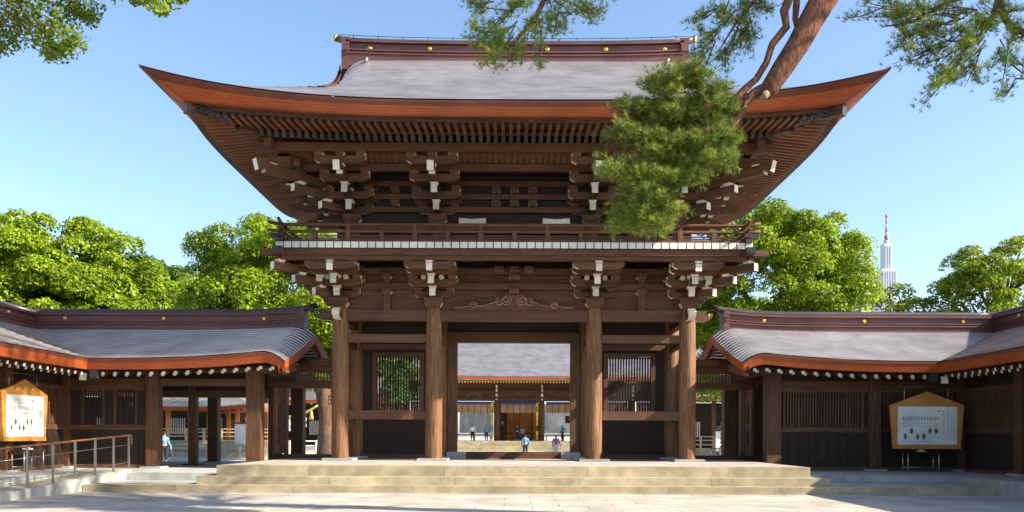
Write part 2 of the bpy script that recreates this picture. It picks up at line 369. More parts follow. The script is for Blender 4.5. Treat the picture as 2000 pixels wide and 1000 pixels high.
# ---------------------------------------------------------------- bracket sets
def arm_mesh(L, name='bracket_arm'):      # boat shaped lateral arm along x, rounded underside at both ends
    h = .24; hl = L/2
    pts = [(-hl, h), (-hl, .12), (-hl+.05, .07), (-hl+.16, .02), (-hl+.3, 0), (hl-.3, 0), (hl-.16, .02), (hl-.05, .07), (hl, .12), (hl, h)]
    mb = MB().prism(pts, -.1, .1)
    for i in (2, 3, 4, 10, 11): mb.m[i] = 1
    return mb.mesh(name, ['wood_x', 'white_paint'])
A_lat = arm_mesh(1.32); A_long = arm_mesh(1.62)
def fwd_mesh():                            # forward arm, unit length along -y, white end with rounded lower corner
    mb = MB(); w_ = .10
    pr = [(0, 0), (1, 0), (1, 1), (0, 1)]
    mb.box(-w_, w_, -1, 0, 0, .24, 0, None, {2: 1}); return mb.mesh('bracket_arm', ['wood_y', 'white_paint'])
A_fwd = fwd_mesh()
def bracket_set(x, y, z, yaw, dy, h, corner=0, tail=False, parent=gate, zt=None):
    T = Matrix.Translation((x, y, z)); o = place('bracket_set', B_big, parent, T)
    def put(nm, me, M): return place(nm, me, o, T @ M)
    yaws = [yaw] if not corner else [0, corner*math.pi/2]
    for ya in yaws:
        Rz = Matrix.Rotation(ya, 4, 'Z')
        for k in range(3):
            zk = .32 + k*h; L = (k+1)*dy + .12
            put('bracket_arm', A_fwd, Rz @ Matrix.Translation((0, .15, zk)) @ Matrix.Diagonal((1, L+.15, 1, 1)))
            put('bearing_block', B_white, Rz @ Matrix.Translation((0, -(k+1)*dy, zk+.24)))
            put('bracket_arm', A_lat if k == 0 else A_long, Rz @ Matrix.Translation((0, -k*dy - (.01 if k == 0 else 0), zk+.001)))
            for sx in (-.55, .55):
                if corner and k == 0 and sx*corner > 0: continue
                put('bearing_block', B_small, Rz @ Matrix.Translation((sx*(1 if k == 0 else 1.2), -k*dy, zk+.242)))
        for k in (1, 2):          # arms along the wall plane
            put('bracket_arm', A_long, Rz @ Matrix.Translation((0, .015, .32+k*h+.001)))
            for sx in (-.68, .68):
                if not (corner and sx*corner > 0): put('bearing_block', B_small, Rz @ Matrix.Translation((sx, .015, .32+k*h+.242)))
        if zt is None: zt = .32 + 3*h - .02
        put('bracket_arm', A_long, Rz @ Matrix.Translation((0, -3*dy, zt)))
        for sx in (-.66, 0, .66): put('bearing_block', B_small, Rz @ Matrix.Translation((sx, -3*dy, zt+.242)))
        if tail:      # slanting tail rafter with a white sawn end
            a = T @ Rz @ Vector((0, -3*dy-.62, .32+2*h+.12)); b = T @ Rz @ Vector((0, .6, .32+3*h+.85))
            beam('tail_rafter', UW, a, b, .21, .30, o)
        for sx in (-.19, .19):
            q = T @ Rz @ Vector((sx*1.55, -1.25*dy, .32+1.0*h+.30)); q2 = T @ Rz @ Vector((sx*1.55, .1, .32+1.0*h+.30))
            if not tail: MB().tube([q, q2], .085, 12).obj('round_beam', ['white_paint'], o)
    if corner:
        Rd = Matrix.Rotation(corner*math.pi/4, 4, 'Z')
        for k in range(3):
            zk = .32 + k*h; L = ((k+1)*dy+.2)*1.414
            put('bracket_arm', A_fwd, Rd @ Matrix.Translation((0, .2, zk+.004)) @ Matrix.Diagonal((1.15, L+.2, 1, 1)))
            put('bearing_block', B_white, Rd @ Matrix.Translation((0, -(k+1)*dy*1.414, zk+.244)))
        if tail:
            a = T @ Rd @ Vector((0, -4.6*dy-.3, .32+2*h+.2)); b = T @ Rd @ Vector((0, .6, .32+3*h+1.0)); beam('tail_rafter', UW, a, b, .24, .34, o)
    return o
for x in PX: bracket_set(x, 28, 5.83, 0, .53, .31, 0 if abs(x) < 5 else (1 if x > 0 else -1), zt=1.0)
for sx in (-1, 1): bracket_set(sx*5.84, 30.8, 5.83, sx*math.pi/2, .53, .31, zt=1.0)
for sx in (-1, 1): bracket_set(sx*5.84, 33.6, 5.83, sx*math.pi/2, .53, .31, zt=1.0)
# ---------------------------------------------------------------- balcony
bal = MB()
bal.box(-7.35, 7.35, 26.22, 26.44, 7.09, 7.22); bal.box(-7.35, 7.35, 35.16, 35.38, 7.09, 7.22)
bal.box(-7.43, -7.21, 26.5, 35.1, 7.09, 7.22); bal.box(7.21, 7.43, 26.5, 35.1, 7.09, 7.22)
bal = bal.obj('balcony', 'wood_x', gate)
bx('edge_beam', -7.52, 7.52, 26.14, 26.5, 7.222, 7.42, 'wood_x', bal); bx('edge_beam', -7.52, 7.52, 35.1, 35.46, 7.222, 7.42, 'wood_x', bal)
for sx in (-1, 1):
    a, b = sorted((sx*7.16, sx*7.52)); bx('edge_beam', a, b, 26.5, 35.1, 7.222, 7.42, 'wood_y', bal)
    gb('edge_beam', (sx*8.02, 26.32, 7.32), (sx*7.53, 26.32, 7.32), .3, .17, UD, bal); gb('edge_beam', (sx*7.34, 25.7, 7.31), (sx*7.34, 26.13, 7.31), .3, .19, UD, bal)
PLK = MB().box(-.5, .5, 0, 1, 0, 1, 0, None, {2: 1}).mesh('floor_plank', ['wood_y', 'plank_white'])
n = 57
for i in range(n):
    xa = -7.5 + 15.0*i/n
    place('floor_plank', PLK, bal, Matrix.Translation((xa+15/n/2, 26.06, 7.424)) @ Matrix.Diagonal((15/n-.03, 2.4, .19, 1)))
for sx in (-1, 1):
    for i in range(28):
        ya = 28.47 + i*.262
        place('floor_plank', PLK, bal, Matrix.Translation((sx*7.58, ya, 7.424)) @ Matrix.Rotation(sx*math.pi/2, 4, 'Z') @ Matrix.Diagonal((.25, 2.1, .19, 1)))
bx('floor_board', -7.4, 7.4, 28.47, 35.4, 7.3, 7.6, 'board_dark', bal)
zr = 7.61
def rail(p0, p1, nm, r0, curl=0.0, m='wood_x'):
    p0 = Vector(p0); p1 = Vector(p1); d = (p1-p0).normalized()
    pts = [p0 - d*.02 + Vector((0, 0, curl)), p0 + d*.22 + Vector((0, 0, curl*.35)), p0 + d*.5, p1 - d*.5, p1 - d*.22 + Vector((0, 0, curl*.35)), p1 + d*.02 + Vector((0, 0, curl))]
    MB().tube(pts, r0, 8).obj(nm, m, bal)
yf = 26.25; xs = 7.33
for (p0, p1) in (((-7.75, yf), (7.75, yf)), ((-xs, 25.85), (-xs, 35.4)), ((xs, 25.85), (xs, 35.4))):
    rail((*p0, zr+.58), (*p1, zr+.58), 'hand_rail', .055, .09)
    rail((*p0, zr+.365), (*p1, zr+.365), 'middle_rail', .05, .05)
    e = .25
    d0 = Vector((*p0, 0)); d1 = Vector((*p1, 0)); dd = (d1-d0).normalized()*.3; q0 = d0+dd; q1 = d1-dd
    for zz, hh, ww in ((zr+.06, .10, .12), (zr+.155, .035, .05), (zr+.225, .035, .05)):
        gb('bottom_rail', (q0.x, q0.y, zz), (q1.x, q1.y, zz), ww, hh, None, bal)
post = MB().box(-.08, .08, -.08, .08, 0, .36).box(-.045, .045, -.045, .045, .36, .58).mesh('rail_post', ['wood_z'])
post_s = MB().box(-.07, .07, -.07, .07, 0, .33).mesh('short_post', ['wood_z'])
for k in range(15):
    x = -7.33 + 14.66*k/14
    place('rail_post' if k % 2 == 0 else 'short_post', post if k % 2 == 0 else post_s, bal, Matrix.Translation((x, yf+.003, zr)))
for sx in (-1, 1):
    for k in range(1, 9):
        place('rail_post' if k % 2 == 0 else 'short_post', post if k % 2 == 0 else post_s, bal, Matrix.Translation((sx*(xs+.003), yf+k*1.06, zr)))
    MB().cbox((sx*7.5, 26.05, 7.80), (.30, .16, .13)).obj('corner_cap', 'dark_metal', bal)
    MB().cbox((sx*7.33, 26.05, 7.66), (.2, .2, .1)).obj('corner_cap', 'dark_metal', bal)
# ---------------------------------------------------------------- upper storey
UX = (-5.5, -2.6, 2.6, 5.5)
upil = lathe([(.25, 0), (.25, 1.1), (.24, 1.13)], 20).mesh('upper_pillar', ['wood_z'])
for y in (28.4, 33.2):
    for x in UX: place('upper_pillar', upil, gate, Matrix.Translation((x, y, 7.6)))
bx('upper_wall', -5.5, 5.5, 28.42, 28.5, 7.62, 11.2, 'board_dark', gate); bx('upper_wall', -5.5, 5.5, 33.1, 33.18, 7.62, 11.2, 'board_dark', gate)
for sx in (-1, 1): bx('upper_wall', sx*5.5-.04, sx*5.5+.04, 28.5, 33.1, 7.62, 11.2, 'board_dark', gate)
for a, b in zip(UX[:-1], UX[1:]):
    for zz, hh in ((8.58, .26), (9.22, .18), (9.66, .18), (10.1, .18)):
        gb('wall_beam', (a+.2, 28.34, zz), (b-.2, 28.34, zz), .2, hh)
    for f in ((.5,) if b-a < 4 else (.38, .5, .62)):
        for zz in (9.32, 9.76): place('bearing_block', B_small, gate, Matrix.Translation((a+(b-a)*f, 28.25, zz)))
for sx in (-1, 1):      # pair of pale panels on the upper wall, each in two tilted halves
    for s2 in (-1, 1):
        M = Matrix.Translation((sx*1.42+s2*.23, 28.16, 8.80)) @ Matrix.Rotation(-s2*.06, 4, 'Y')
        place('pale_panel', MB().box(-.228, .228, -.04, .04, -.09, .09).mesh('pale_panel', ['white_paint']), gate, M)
bracket_z = 8.72
for x in UX: bracket_set(x, 28.4, bracket_z, 0, .72, .36, 0 if abs(x) < 5 else (1 if x > 0 else -1), True)
for y in (30.8, 33.2):
    for sx in (-1, 1): bracket_set(sx*5.5, y, bracket_z, sx*math.pi/2, .72, .36, 0, True)
# purlins carried by the bracket sets, and the slatted cove between them
for zz, dd, hh, ww in ((10.61, 2.16, .27, .24), (10.21, 1.44, .22, .2)):
    yq = 28.4-dd; xq = 5.5+dd
    gb('eave_purlin', (-xq-.5, yq, zz), (xq+.5, yq, zz), ww, hh)
    for sx in (-1, 1): gb('eave_purlin', (sx*xq, yq-.5, zz+.004), (sx*xq, 35.4, zz+.004), ww, hh)
cove = MB()
x = -6.6
while x < 6.6:
    cove.box(x-.035, x+.035, -.03, .0, 0, 1, 0, Matrix.Translation((0, 26.98, 10.32)) @ Matrix.Rotation(R(60), 4, 'X') @ Matrix.Diagonal((1, 1, .78, 1))); x += .2
stuff(cove.obj('cove_slats', 'wood_red', gate))
cb = MB().grid([[(-7.2, 26.99, 10.33), (7.2, 26.99, 10.33)], [(-7.2, 26.3, 10.70), (7.2, 26.3, 10.70)]]).obj('cove_board', 'wood_x', gate)
cl = MB().grid([[(-5.5, 28.4, 10.4), (5.5, 28.4, 10.4)], [(-6.9, 26.98, 10.32), (6.9, 26.98, 10.32)]]).obj('cove_board', 'board_dark', gate)
# ---------------------------------------------------------------- main roof
A_, B_ = 10.57, 7.5
def uvp(x, y): return min(1, abs(x)/A_), min(1, abs(y-YC)/B_)
def lift(x, y):
    u, v = uvp(x, y); return .66*u**3.5*v**3.5
def prof(t): return 11.21 + .44*t + .0009*t**3 + .9e-7*t**8
def warp(p):
    x, y, z = p; u, v = uvp(x, y)
    return Vector((x - math.copysign(.70*u*u*(1-v**3), x), y - math.copysign(.70*v*v*(1-u**3), y-YC), z))
def rz(x, y, t):
    z = prof(t) + lift(x, y)
    if t > 3.2:
        e = max(0, abs(x)-5.75)/.75; z -= .5*e*e*max(0, (t-2.5)/4.5)**1.5
    return z
def course_rows(ts, ptfn, nx, step=.05):
    rows = []
    for i in range(len(ts)-1):
        rows.append([ptfn(j/nx, ts[i], step) for j in range(nx+1)]); rows.append([ptfn(j/nx, ts[i+1], 0.004) for j in range(nx+1)])
    return rows
ts = [7.5*i/30 for i in range(31)]
roof = MB()
def ptf(s_):
    def f(q, t, dz):
        hx = A_-t if t < 4.07 else 6.5
        qq = math.sin((q-.5)*math.pi)*.5*.35 + (q-.5)*.65
        x = 2*qq*hx; y = YC - s_*(B_-t); return warp((x, y, rz(x, y, t)+dz))
    return f
roof.grid(course_rows(ts, ptf(1), 72), 0, False, False); roof.grid(course_rows(ts, ptf(-1), 72), 0, False, True)
ts2 = [4.07*i/16 for i in range(17)]
def pts_side(s_):
    def f(q, t, dz):
        hy = B_-t; y = YC + (2*q-1)*hy; x = s_*(A_-t); return warp((x, y, prof(t)+lift(x, y)+dz))
    return f
for s_ in (-1, 1): roof.grid(course_rows(ts2, pts_side(s_), 48), 0, False, s_ > 0)
roof = roof.obj('roof', 'copper_roof', gate)
# gable triangles and barge boards
for s_ in (-1, 1):
    poly = [(YC+dy, prof(7.5-abs(dy))-.25) for dy in np.linspace(-3.6, 3.6, 25)]
    mb = MB(); vs = [(s_*5.9, y, z) for y, z in poly] + [(s_*5.9, YC+3.6, 11.6), (s_*5.9, YC-3.6, 11.6)]; mb.add(vs, [list(range(len(vs)))])
    mb.obj('gable_wall', 'board_dark', roof)
    for half in (-1, 1):
        rows = []
        for k in range(13):
            dy = half*2.9*k/12; t = 7.5-abs(dy); z = rz(6.5, 0, t)
            rows.append([(s_*6.47, YC+dy, z-.005), (s_*6.5, YC+dy, z-.33), (s_*6.38, YC+dy, z-.33), (s_*6.36, YC+dy, z-.01)])
        MB().grid(rows, 0, False).obj('barge_board', 'copper_ridge', roof)
# thick layered eave edge
def eave_pt(k, q, d):     # side k (0 front,1 right,2 back,3 left), q in -1..1, d 0 top ..1 bottom
    u = abs(q); ins = (.15 + .62*u**4)*d; drop = (.42 + .22*u**4)*d
    if k % 2 == 0:
        s_ = -1 if k == 0 else 1; x = q*(A_ - .77*d); y = YC + s_*(B_-ins); z = prof(0)+lift(q*A_, YC+B_)
    else:
        s_ = 1 if k == 1 else -1; y = YC + q*(B_ - .77*d); x = s_*(A_-ins); z = prof(0)+lift(A_, YC+q*B_)
    return warp((x, y, z - drop + .012))
qs = [math.copysign(1-(1-abs(t))**1.3, t) for t in np.linspace(-1, 1, 81)]
def soff(d, e): return 10.83 + .08*min(d, 1.2) + .2*max(0, d-1.2) + e*max(0, 1-d/4.5)
for k in range(4):
    for nm, d0, d1, mt in (('eave_edge', 0, .36, 'fascia_edge'), ('eave_boards', .36, 1.0, 'fascia_wood')):
        mb = MB(); nl = 2 if nm == 'eave_edge' else 4; rows = []
        for i in range(nl):
            da = d0+(d1-d0)*i/nl; db = d0+(d1-d0)*(i+1)/nl
            sh = Vector(((0, 1), (-1, 0), (0, -1), (1, 0))[k] + (0,))*(.015*i + (.02 if mt == 'fascia_wood' else 0))
            rows.append([eave_pt(k, q, da)+sh for q in qs]); rows.append([eave_pt(k, q, db-.004)+sh for q in qs])
        mb.grid(rows, 0, False, k in (1, 2)); mb.obj(nm, mt, roof)
    # soffit boarding above the rafters
    rows = []
    for d in (0, .9, 2.0, 3.6, 5.2):
        row = []
        for q in qs:
            e = eave_pt(k, q, 1.0); sx = 1 if d == 0 else 1
            n_ = Vector(((0, 1), (-1, 0), (0, -1), (1, 0))[k] + (0,))
            if k % 2 == 0: lim = abs(e.x)*(1-d/(A_-.77)); p = Vector((math.copysign(lim, q), e.y + n_.y*d, 0))
            else: lim = abs(e.y-YC)*(1-d/(B_-.77)); p = Vector((e.x + n_.x*d, YC+math.copysign(lim, q), 0))
            fade = max(0, 1-d/4.5)
            p.z = e.z if d == 0 else soff(d, e.z-10.80)
            row.append(p)
        rows.append(row)
    MB().grid(rows, 0, False, k in (0, 3)).obj('soffit', 'wood_x', roof)

RF = unit_mesh('rafter', ['wood_red', 'dark_metal'], {2: 1})
def rafters(k):
    half = (A_ if k % 2 == 0 else B_) - .77
    n_ = int(2*half/.235)
    for i in range(n_+1):
        c = -half + .1 + (2*half-.2)*i/n_
        q = c/half; e = eave_pt(k, q, 1.0); ee = e.z - 10.80
        n2 = Vector(((0, 1), (-1, 0), (0, -1), (1, 0))[k] + (0,))
        lim = half - abs(c) - .05          # stop at the hip rafter
        for nm, d0, d1, wd in (('flying_rafter', .34, 1.75, .10), ('base_rafter', 1.62, 4.75, .115)):
            d1 = min(d1, lim + .0)
            if d1 - d0 < .15: continue
            base = Vector((c, e.y, 0)) if k % 2 == 0 else Vector((e.x, YC+c, 0))
            off = .095 if nm == 'flying_rafter' else .27
            a = base + n2*d0; a.z = soff(d0, ee)-off; b = base + n2*d1; b.z = soff(d1, ee)-.095
            if nm == 'base_rafter': b.z = soff(d1, ee) - .10
            beam(nm, RF, a, b, wd, .18, roof)
for k in (0, 1, 3): rafters(k)
for k in (0,):
    for d, hh, ww in ((.30, .10, .08), (1.66, .09, .10)):
        for kk in (0, 1, 3):
            pts = []
            for q in np.linspace(-1, 1, 41):
                half = (A_ if kk % 2 == 0 else B_) - .77 - d; e = eave_pt(kk, q, 1.0); n2 = Vector(((0, 1), (-1, 0), (0, -1), (1, 0))[kk] + (0,))
                p = Vector((q*half, e.y, 0)) if kk % 2 == 0 else Vector((e.x, YC+q*half, 0)); p += n2*d; p.z = soff(d, e.z-10.80)-.06
                if d > 1: p.z -= .055
                pts.append(p)
            mb = MB(); n2 = Vector(((0, 1), (-1, 0), (0, -1), (1, 0))[kk] + (0,))
            mb.grid([[p - n2*ww/2 + Vector((0, 0, s1*hh/2)) for p in pts] for s1 in (1, -1)] + [[p + n2*ww/2 + Vector((0, 0, s1*hh/2)) for p in pts] for s1 in (-1, 1)], 0, False)
            mb.obj('eave_batten', 'wood_x', roof)
for sx in (-1, 1):
    for sy in (-1, 1):
        c0 = eave_pt(0 if sy < 0 else 2, sx, 1.0); inn = Vector((sx*5.3, YC+sy*2.2, 11.25))
        o0 = Vector((sx*(A_-.95), YC+sy*(B_-.95), c0.z-.16)); m0 = o0.lerp(inn, .27); m0.z = soff(2.0, .45)-.16
        beam('hip_rafter', UD, o0, o0.lerp(m0, 1.02), .26, .30, roof); beam('hip_rafter', UD, m0 - Vector((0, 0, .16)), inn, .27, .30, roof)
        if sy < 0:      # black openwork fitting in the eave corner
            orn = MB()
            for r_ in range(7):
                cx = A_-1.15-.17*r_; pts = [(sx*(cx+.10*math.cos(t)*(1-t/14)), YC-(B_-1.02), c0.z-.10-.012*r_**1.2-.05*r_+.085*math.sin(t)*(1-t/14)) for t in np.linspace(0, 8, 16)]
                orn.tube(pts, .018, 5)
            orn.obj('corner_fitting', 'dark_metal', roof)
# ridge
rg = MB()
def ridge_layer(mb, half, th, z0, z1, up, mi=0, n_=24):
    rows = []
    for yy_, zz_ in ((-th, z0), (-th, z1), (th, z1), (th, z0)):
        rows.append([(half*q, YC+yy_, zz_ + up*abs(q)**3) for q in np.linspace(-1, 1, n_+1)])
    mb.grid(rows, mi, False)
    for s_ in (-1, 1): mb.add([(s_*half, YC+a, b+up) for a, b in ((-th, z0), (-th, z1), (th, z1), (th, z0))], [(0, 1, 2, 3)], mi)
for th, z0, z1 in ((.44, 14.95, 15.40), (.47, 15.40, 15.46), (.36, 15.46, 15.54), (.42, 15.54, 15.60), (.30, 15.60, 15.86), (.40, 15.86, 15.92), (.32, 15.92, 15.98)):
    ridge_layer(rg, 6.2, th, z0, z1, .10)
rg = rg.obj('ridge', 'copper_ridge', roof)
MB().tube([(6.25*q, YC, 16.04+.10*abs(q)**3) for q in np.linspace(-1, 1, 25)], .13, 12).obj('ridge_cap', 'cap_metal', rg)
for s_ in (-1, 1):
    MB().tube([(s_*6.1, YC, 16.12), (s_*6.35, YC, 16.17), (s_*6.62, YC, 16.25)], [.13, .125, .12], 12).obj('ridge_end_tile', 'cap_metal', rg)
    MB().tube([(s_*6.60, YC, 16.245), (s_*6.68, YC, 16.27)], .135, 14).obj('gold_disc', 'gold', rg)
    e = MB(); e.box(6.2*s_-.12, 6.2*s_+.12, YC-.5, YC+.5, 14.9, 15.35); e.box(6.2*s_-.15, 6.2*s_+.15, YC-.42, YC+.42, 15.35, 15.62)
    e.box(6.2*s_-.13, 6.2*s_+.13, YC-.47, YC+.47, 15.62, 15.88); e.box(6.2*s_-.15, 6.2*s_+.15, YC-.4, YC+.4, 15.88, 16.12); e.obj('ridge_end_plate', 'copper_ridge', rg)
def crest(x, y, z, r_, parent, axis='y', sgn=-1):
    d = Vector((0, sgn, 0)) if axis == 'y' else Vector((sgn, 0, 0)); c = Vector((x, y, z))
    MB().tube([c, c+d*.03, c+d*.05], [r_, r_, r_*.7], 16).tube([c+d*.045, c+d*.065], [r_*.3, r_*.2], 8).obj('gold_crest', 'gold', parent)
for px in (-5.33, -3.13, -1.0, 1.18, 3.32, 5.48): crest(px, YC-.30, 15.73, .085, rg)
MB().tube([(6.5*q, YC, 16.26+.12*abs(q)**3) for q in np.linspace(-1, 1, 19)], .012, 5).obj('lightning_wire', 'dark_metal', rg)
for q in np.linspace(-.92, .92, 14): MB().tube([(6.5*q, YC, 16.1), (6.5*q, YC, 16.29+.12*abs(q)**3)], .018, 5).obj('wire_post', 'dark_metal', rg)
# lantern-like fitting on the lower ridge face
for px in (-5.4, 5.55): MB().tube([(px, YC-.45, 15.2), (px, YC-.6, 15.22), (px, YC-.62, 15.12)], [.05, .07, .03], 8).obj('floodlight', 'steel', rg)
# ================================================================ galleries on both sides, each with a wing towards the court
GE, GY0, GR = 13.58, 26.5, 4.28      # inner eave X of the wing, front eave Y, eave-to-ridge run
YW = 13.0                            # near end of the wings
def gprof(t): return 3.93 + .30*t + .0165*t*t
def glift(a): return .34*max(0, (13-a)/5.8)**2.2
def gz(a, y, t):
    z = gprof(t) + glift(a)*(1-.55*t/GR)
    if a < 8.1: z -= .40*((8.1-a)/.8)**2
    return z
GP = {}
for sx in (-1, 1):
    side = 'left' if sx < 0 else 'right'
    gal = thing('roofed_gallery', (sx*12, YC, .416), ('dark timber gallery with blue shaded copper roof, open passage and ramp in front' if sx < 0
          else 'dark timber gallery with sunlit copper roof and closed board wall under its eaves'), 'gallery', None)
    GP[sx] = gal
    fl = sx < 0
    roof_g = MB(); ts = [GR*i/16 for i in range(17)]
    def f_in(q, t, dz): a = 7.3 + (GE+t-7.3)*q**1.0; return (sx*a, GY0+t, gz(a, 0, t)+dz)
    def f_wi(q, t, dz): y = YW + (GY0+t-YW)*q; return (sx*(GE+t), y, gprof(t)+dz)
    def f_out(q, t, dz): a = 7.3 + (GE+2*GR-t-7.3)*q; return (sx*a, GY0+2*GR-t, gz(a, 0, t)+dz)
    def f_wo(q, t, dz): y = YW + (GY0+2*GR-t-YW)*q; return (sx*(GE+2*GR-t), y, gprof(t)+dz)
    for f, flip in ((f_in, False), (f_wi, True), (f_out, True), (f_wo, False)):
        roof_g.grid(course_rows(ts, f, 40, .055), 0, False, flip != fl)
    rf = roof_g.obj('roof', 'copper_roof', gal)
    # eave edge: copper rim over an orange board face
    path = [(7.3 + (GE-7.3)*k/20, GY0, None) for k in range(21)] + [(GE, GY0-(GY0-YW)*k/14, None) for k in range(1, 15)]
    for nm, d0, d1, ins0, ins1, mt in (('eave_edge', 0.03, -.05, 0.0, .01, 'fascia_edge'), ('eave_boards', -.05, -.31, .02, .10, 'fascia_wood')):
        r0 = []; r1 = []; r2 = []
        for i, (a, y, _) in enumerate(path):
            front = i <= 20; z = gz(a, y, 0) if front else gprof(0)
            ia, iy = (0, 1) if i < 20 else ((1, 1) if i == 20 else (1, 0))
            for rr, dd, ii in ((r0, d0, ins0), (r1, d1, ins1), (r2, d1+.02, ins1+.5)):
                rr.append((sx*(a+ia*ii), y+iy*ii, z+dd))
        MB().grid([r0, r1, r2] if nm == 'eave_boards' else [r0, r1], 0, False, not fl).obj(nm, mt, rf)
    # verge at the gable end beside the gate
    rows = []
    for i in range(33):
        t = 2*GR*i/32; y = GY0 + t; tt = min(t, 2*GR-t); z = gz(7.3, 0, tt)
        rows.append([(sx*7.3, y, z+.03), (sx*7.36, y, z-.30), (sx*7.5, y, z-.30), (sx*7.5, y, z-.05)])
    MB().grid(rows, 0, False, fl).obj('verge_board', 'fascia_wood', rf)
    poly = [(GY0+.5+t, gz(8.2, 0, min(t+.5, 2*GR-t-.5))-.12) for t in np.linspace(0, 2*GR-1, 21)]
    mb = MB(); vs = [(sx*8.5, y, z) for y, z in poly]; mb.add(vs, [list(range(len(vs)))]); mb.obj('gable_wall', 'board_dark', gal)
    gb('gable_beam', (sx*8.2, 27.2, 3.75), (sx*8.2, 34.4, 3.75), .25, .3, None, gal)
    # soffit, ceiling
    mb = MB(); mb.grid([[(sx*7.5, 26.7, 3.80), (sx*13.7, 26.7, 3.68), (sx*13.75, YW, 3.68)], [(sx*7.5, 28.3, 4.15), (sx*15.3, 28.3, 4.1), (sx*15.3, YW, 4.1)], [(sx*7.5, 33.3, 4.2), (sx*20, 33.3, 4.2), (sx*20, YW, 4.2)]], 0, False, not fl)
    mb.obj('ceiling', 'board_dark', gal)
    # ridge
    rd = MB()
    for th, z0, z1 in ((.30, 5.35, 5.58), (.35, 5.58, 5.63), (.25, 5.63, 5.68), (.31, 5.68, 5.72), (.22, 5.72, 5.92), (.31, 5.92, 5.97), (.24, 5.97, 6.02)):
        up = lambda a: .16*max(0, (10.5-a)/3)**2
        aa = [7.75 + (17.86-7.75)*k/24 for k in range(25)]
        for side_, zz in ((-1, None),):
            rows = []
            for off, z in ((-th, z0), (-th, z1), (th, z1), (th, z0)):
                rows.append([(sx*(a if k < 24 else a-off*-1*0+off), YC+off, z+up(a)) for k, a in enumerate(aa)] + [(sx*(17.86+off), YC - (YC-YW)*k/10 + (off if k == 0 else 0), z) for k in range(1, 11)])
            rd.grid(rows, 0, False, fl)
            rd.add([(sx*7.75, YC+o_, z_+up(7.75)) for o_, z_ in ((-th, z0), (-th, z1), (th, z1), (th, z0))], [(0, 1, 2, 3)])
    rd = rd.obj('ridge', 'copper_ridge', rf)
    cap = [(sx*a, YC, 6.07+up(a)) for a in aa[2:]]; cap = [(sx*7.30, YC, 6.07+up(7.3)+.10), (sx*7.6, YC, 6.08+up(7.6)+.02)] + cap
    MB().tube(cap + [(sx*17.86, YC-(YC-YW)*k/8, 6.07) for k in range(1, 9)], .115, 10).obj('ridge_cap', 'cap_metal', rd)
    e = MB(); za = up(7.8); e.box(sx*7.8-.1, sx*7.8+.1, YC-.34, YC+.34, 5.2+za, 5.62+za); e.box(sx*7.8-.12, sx*7.8+.12, YC-.28, YC+.28, 5.62+za, 5.80+za); e.box(sx*7.8-.1, sx*7.8+.1, YC-.32, YC+.32, 5.8+za, 6.03+za)
    e.obj('ridge_end_plate', 'copper_ridge', rd)
    for a in (9.18, 12.87, 16.5): crest(sx*a, YC-.22, 5.81, .075, rd)
    for y in (29, 25.3, 21.6): crest(sx*(17.86-.22), y, 5.81, .075, rd, 'x', -sx)
    # white-ended rafters, two rows
    RW = UW
    for k in range(16):
        a = 7.75 + k*.39
        if a > GE: break
        dz = glift(a)*.9 - (.25*((8.1-a)/.8)**2 if a < 8.1 else 0)
        beam('flying_rafter', RW, (sx*a, GY0+.24, 3.50+dz), (sx*a, GY0+1.2, 3.72+dz*.8), .10, .10, rf)
        beam('base_rafter', RW, (sx*(a+.17), GY0+.55, 3.475+dz), (sx*(a+.17), GY0+2.2, 3.95+dz*.5), .10, .10, rf)
    for k in range(34):
        y = GY0 + .1 - k*.39
        if y < YW: break
        beam('flying_rafter', RW, (sx*(GE+.24), y, 3.50), (sx*(GE+1.2), y, 3.72), .10, .10, rf)
        beam('base_rafter', RW, (sx*(GE+.55), y-.17, 3.46), (sx*(GE+2.2), y-.17, 3.95), .10, .10, rf)
    beam('valley_rafter', UW, (sx*(GE+.3), GY0+.3, 3.40), (sx*15.2, 28.1, 4.0), .22, .24, rf)
    MB().cbox((sx*(GE-.12), GY0+.2, 3.46), (.26, .2, .26)).obj('corner_fitting', 'dark_metal', rf)
    beam('verge_beam', UD, (sx*7.45, GY0+.2, 3.62), (sx*7.45, GY0+2, 3.9), .2, .26, rf)
    # posts and beams
    for a, y, r_ in [(8.7, 28, .24), (12.1, 28, .20), (15.1, 28, .20), (8.7, 33.6, .24), (12.1, 33.6, .2), (15.1, 33.6, .2), (18.5, 33.6, .2)] + [(15.1, 28-3.4*k, .2) for k in range(1, 5)]:
        MB().box(sx*a-r_, sx*a+r_, y-r_, y+r_, .47, 3.72).obj('post', 'wood_z', gal)
        MB().box(sx*a-.34, sx*a+.34, y-.34, y+.34, .41, .472).obj('post_base', 'stone_grey', gal)
    bA = lambda nm, a0, a1, y, z, w_, h_: gb(nm, (sx*a0, y, z), (sx*a1, y, z), w_, h_, None, gal)
    bA('head_beam', 8.5, 15.3, 28, 3.78, .3, .3); bA('head_beam', 8.5, 20, 33.6, 3.78, .3, .3)
    gb('head_beam', (sx*15.1, 27.8, 3.785), (sx*15.1, YW, 3.785), .3, .3, None, gal)
    for a0, a1 in ((8.94, 11.9), (12.3, 14.9)): bA('tie_beam', a0, a1, 28, 3.30, .16, .24)
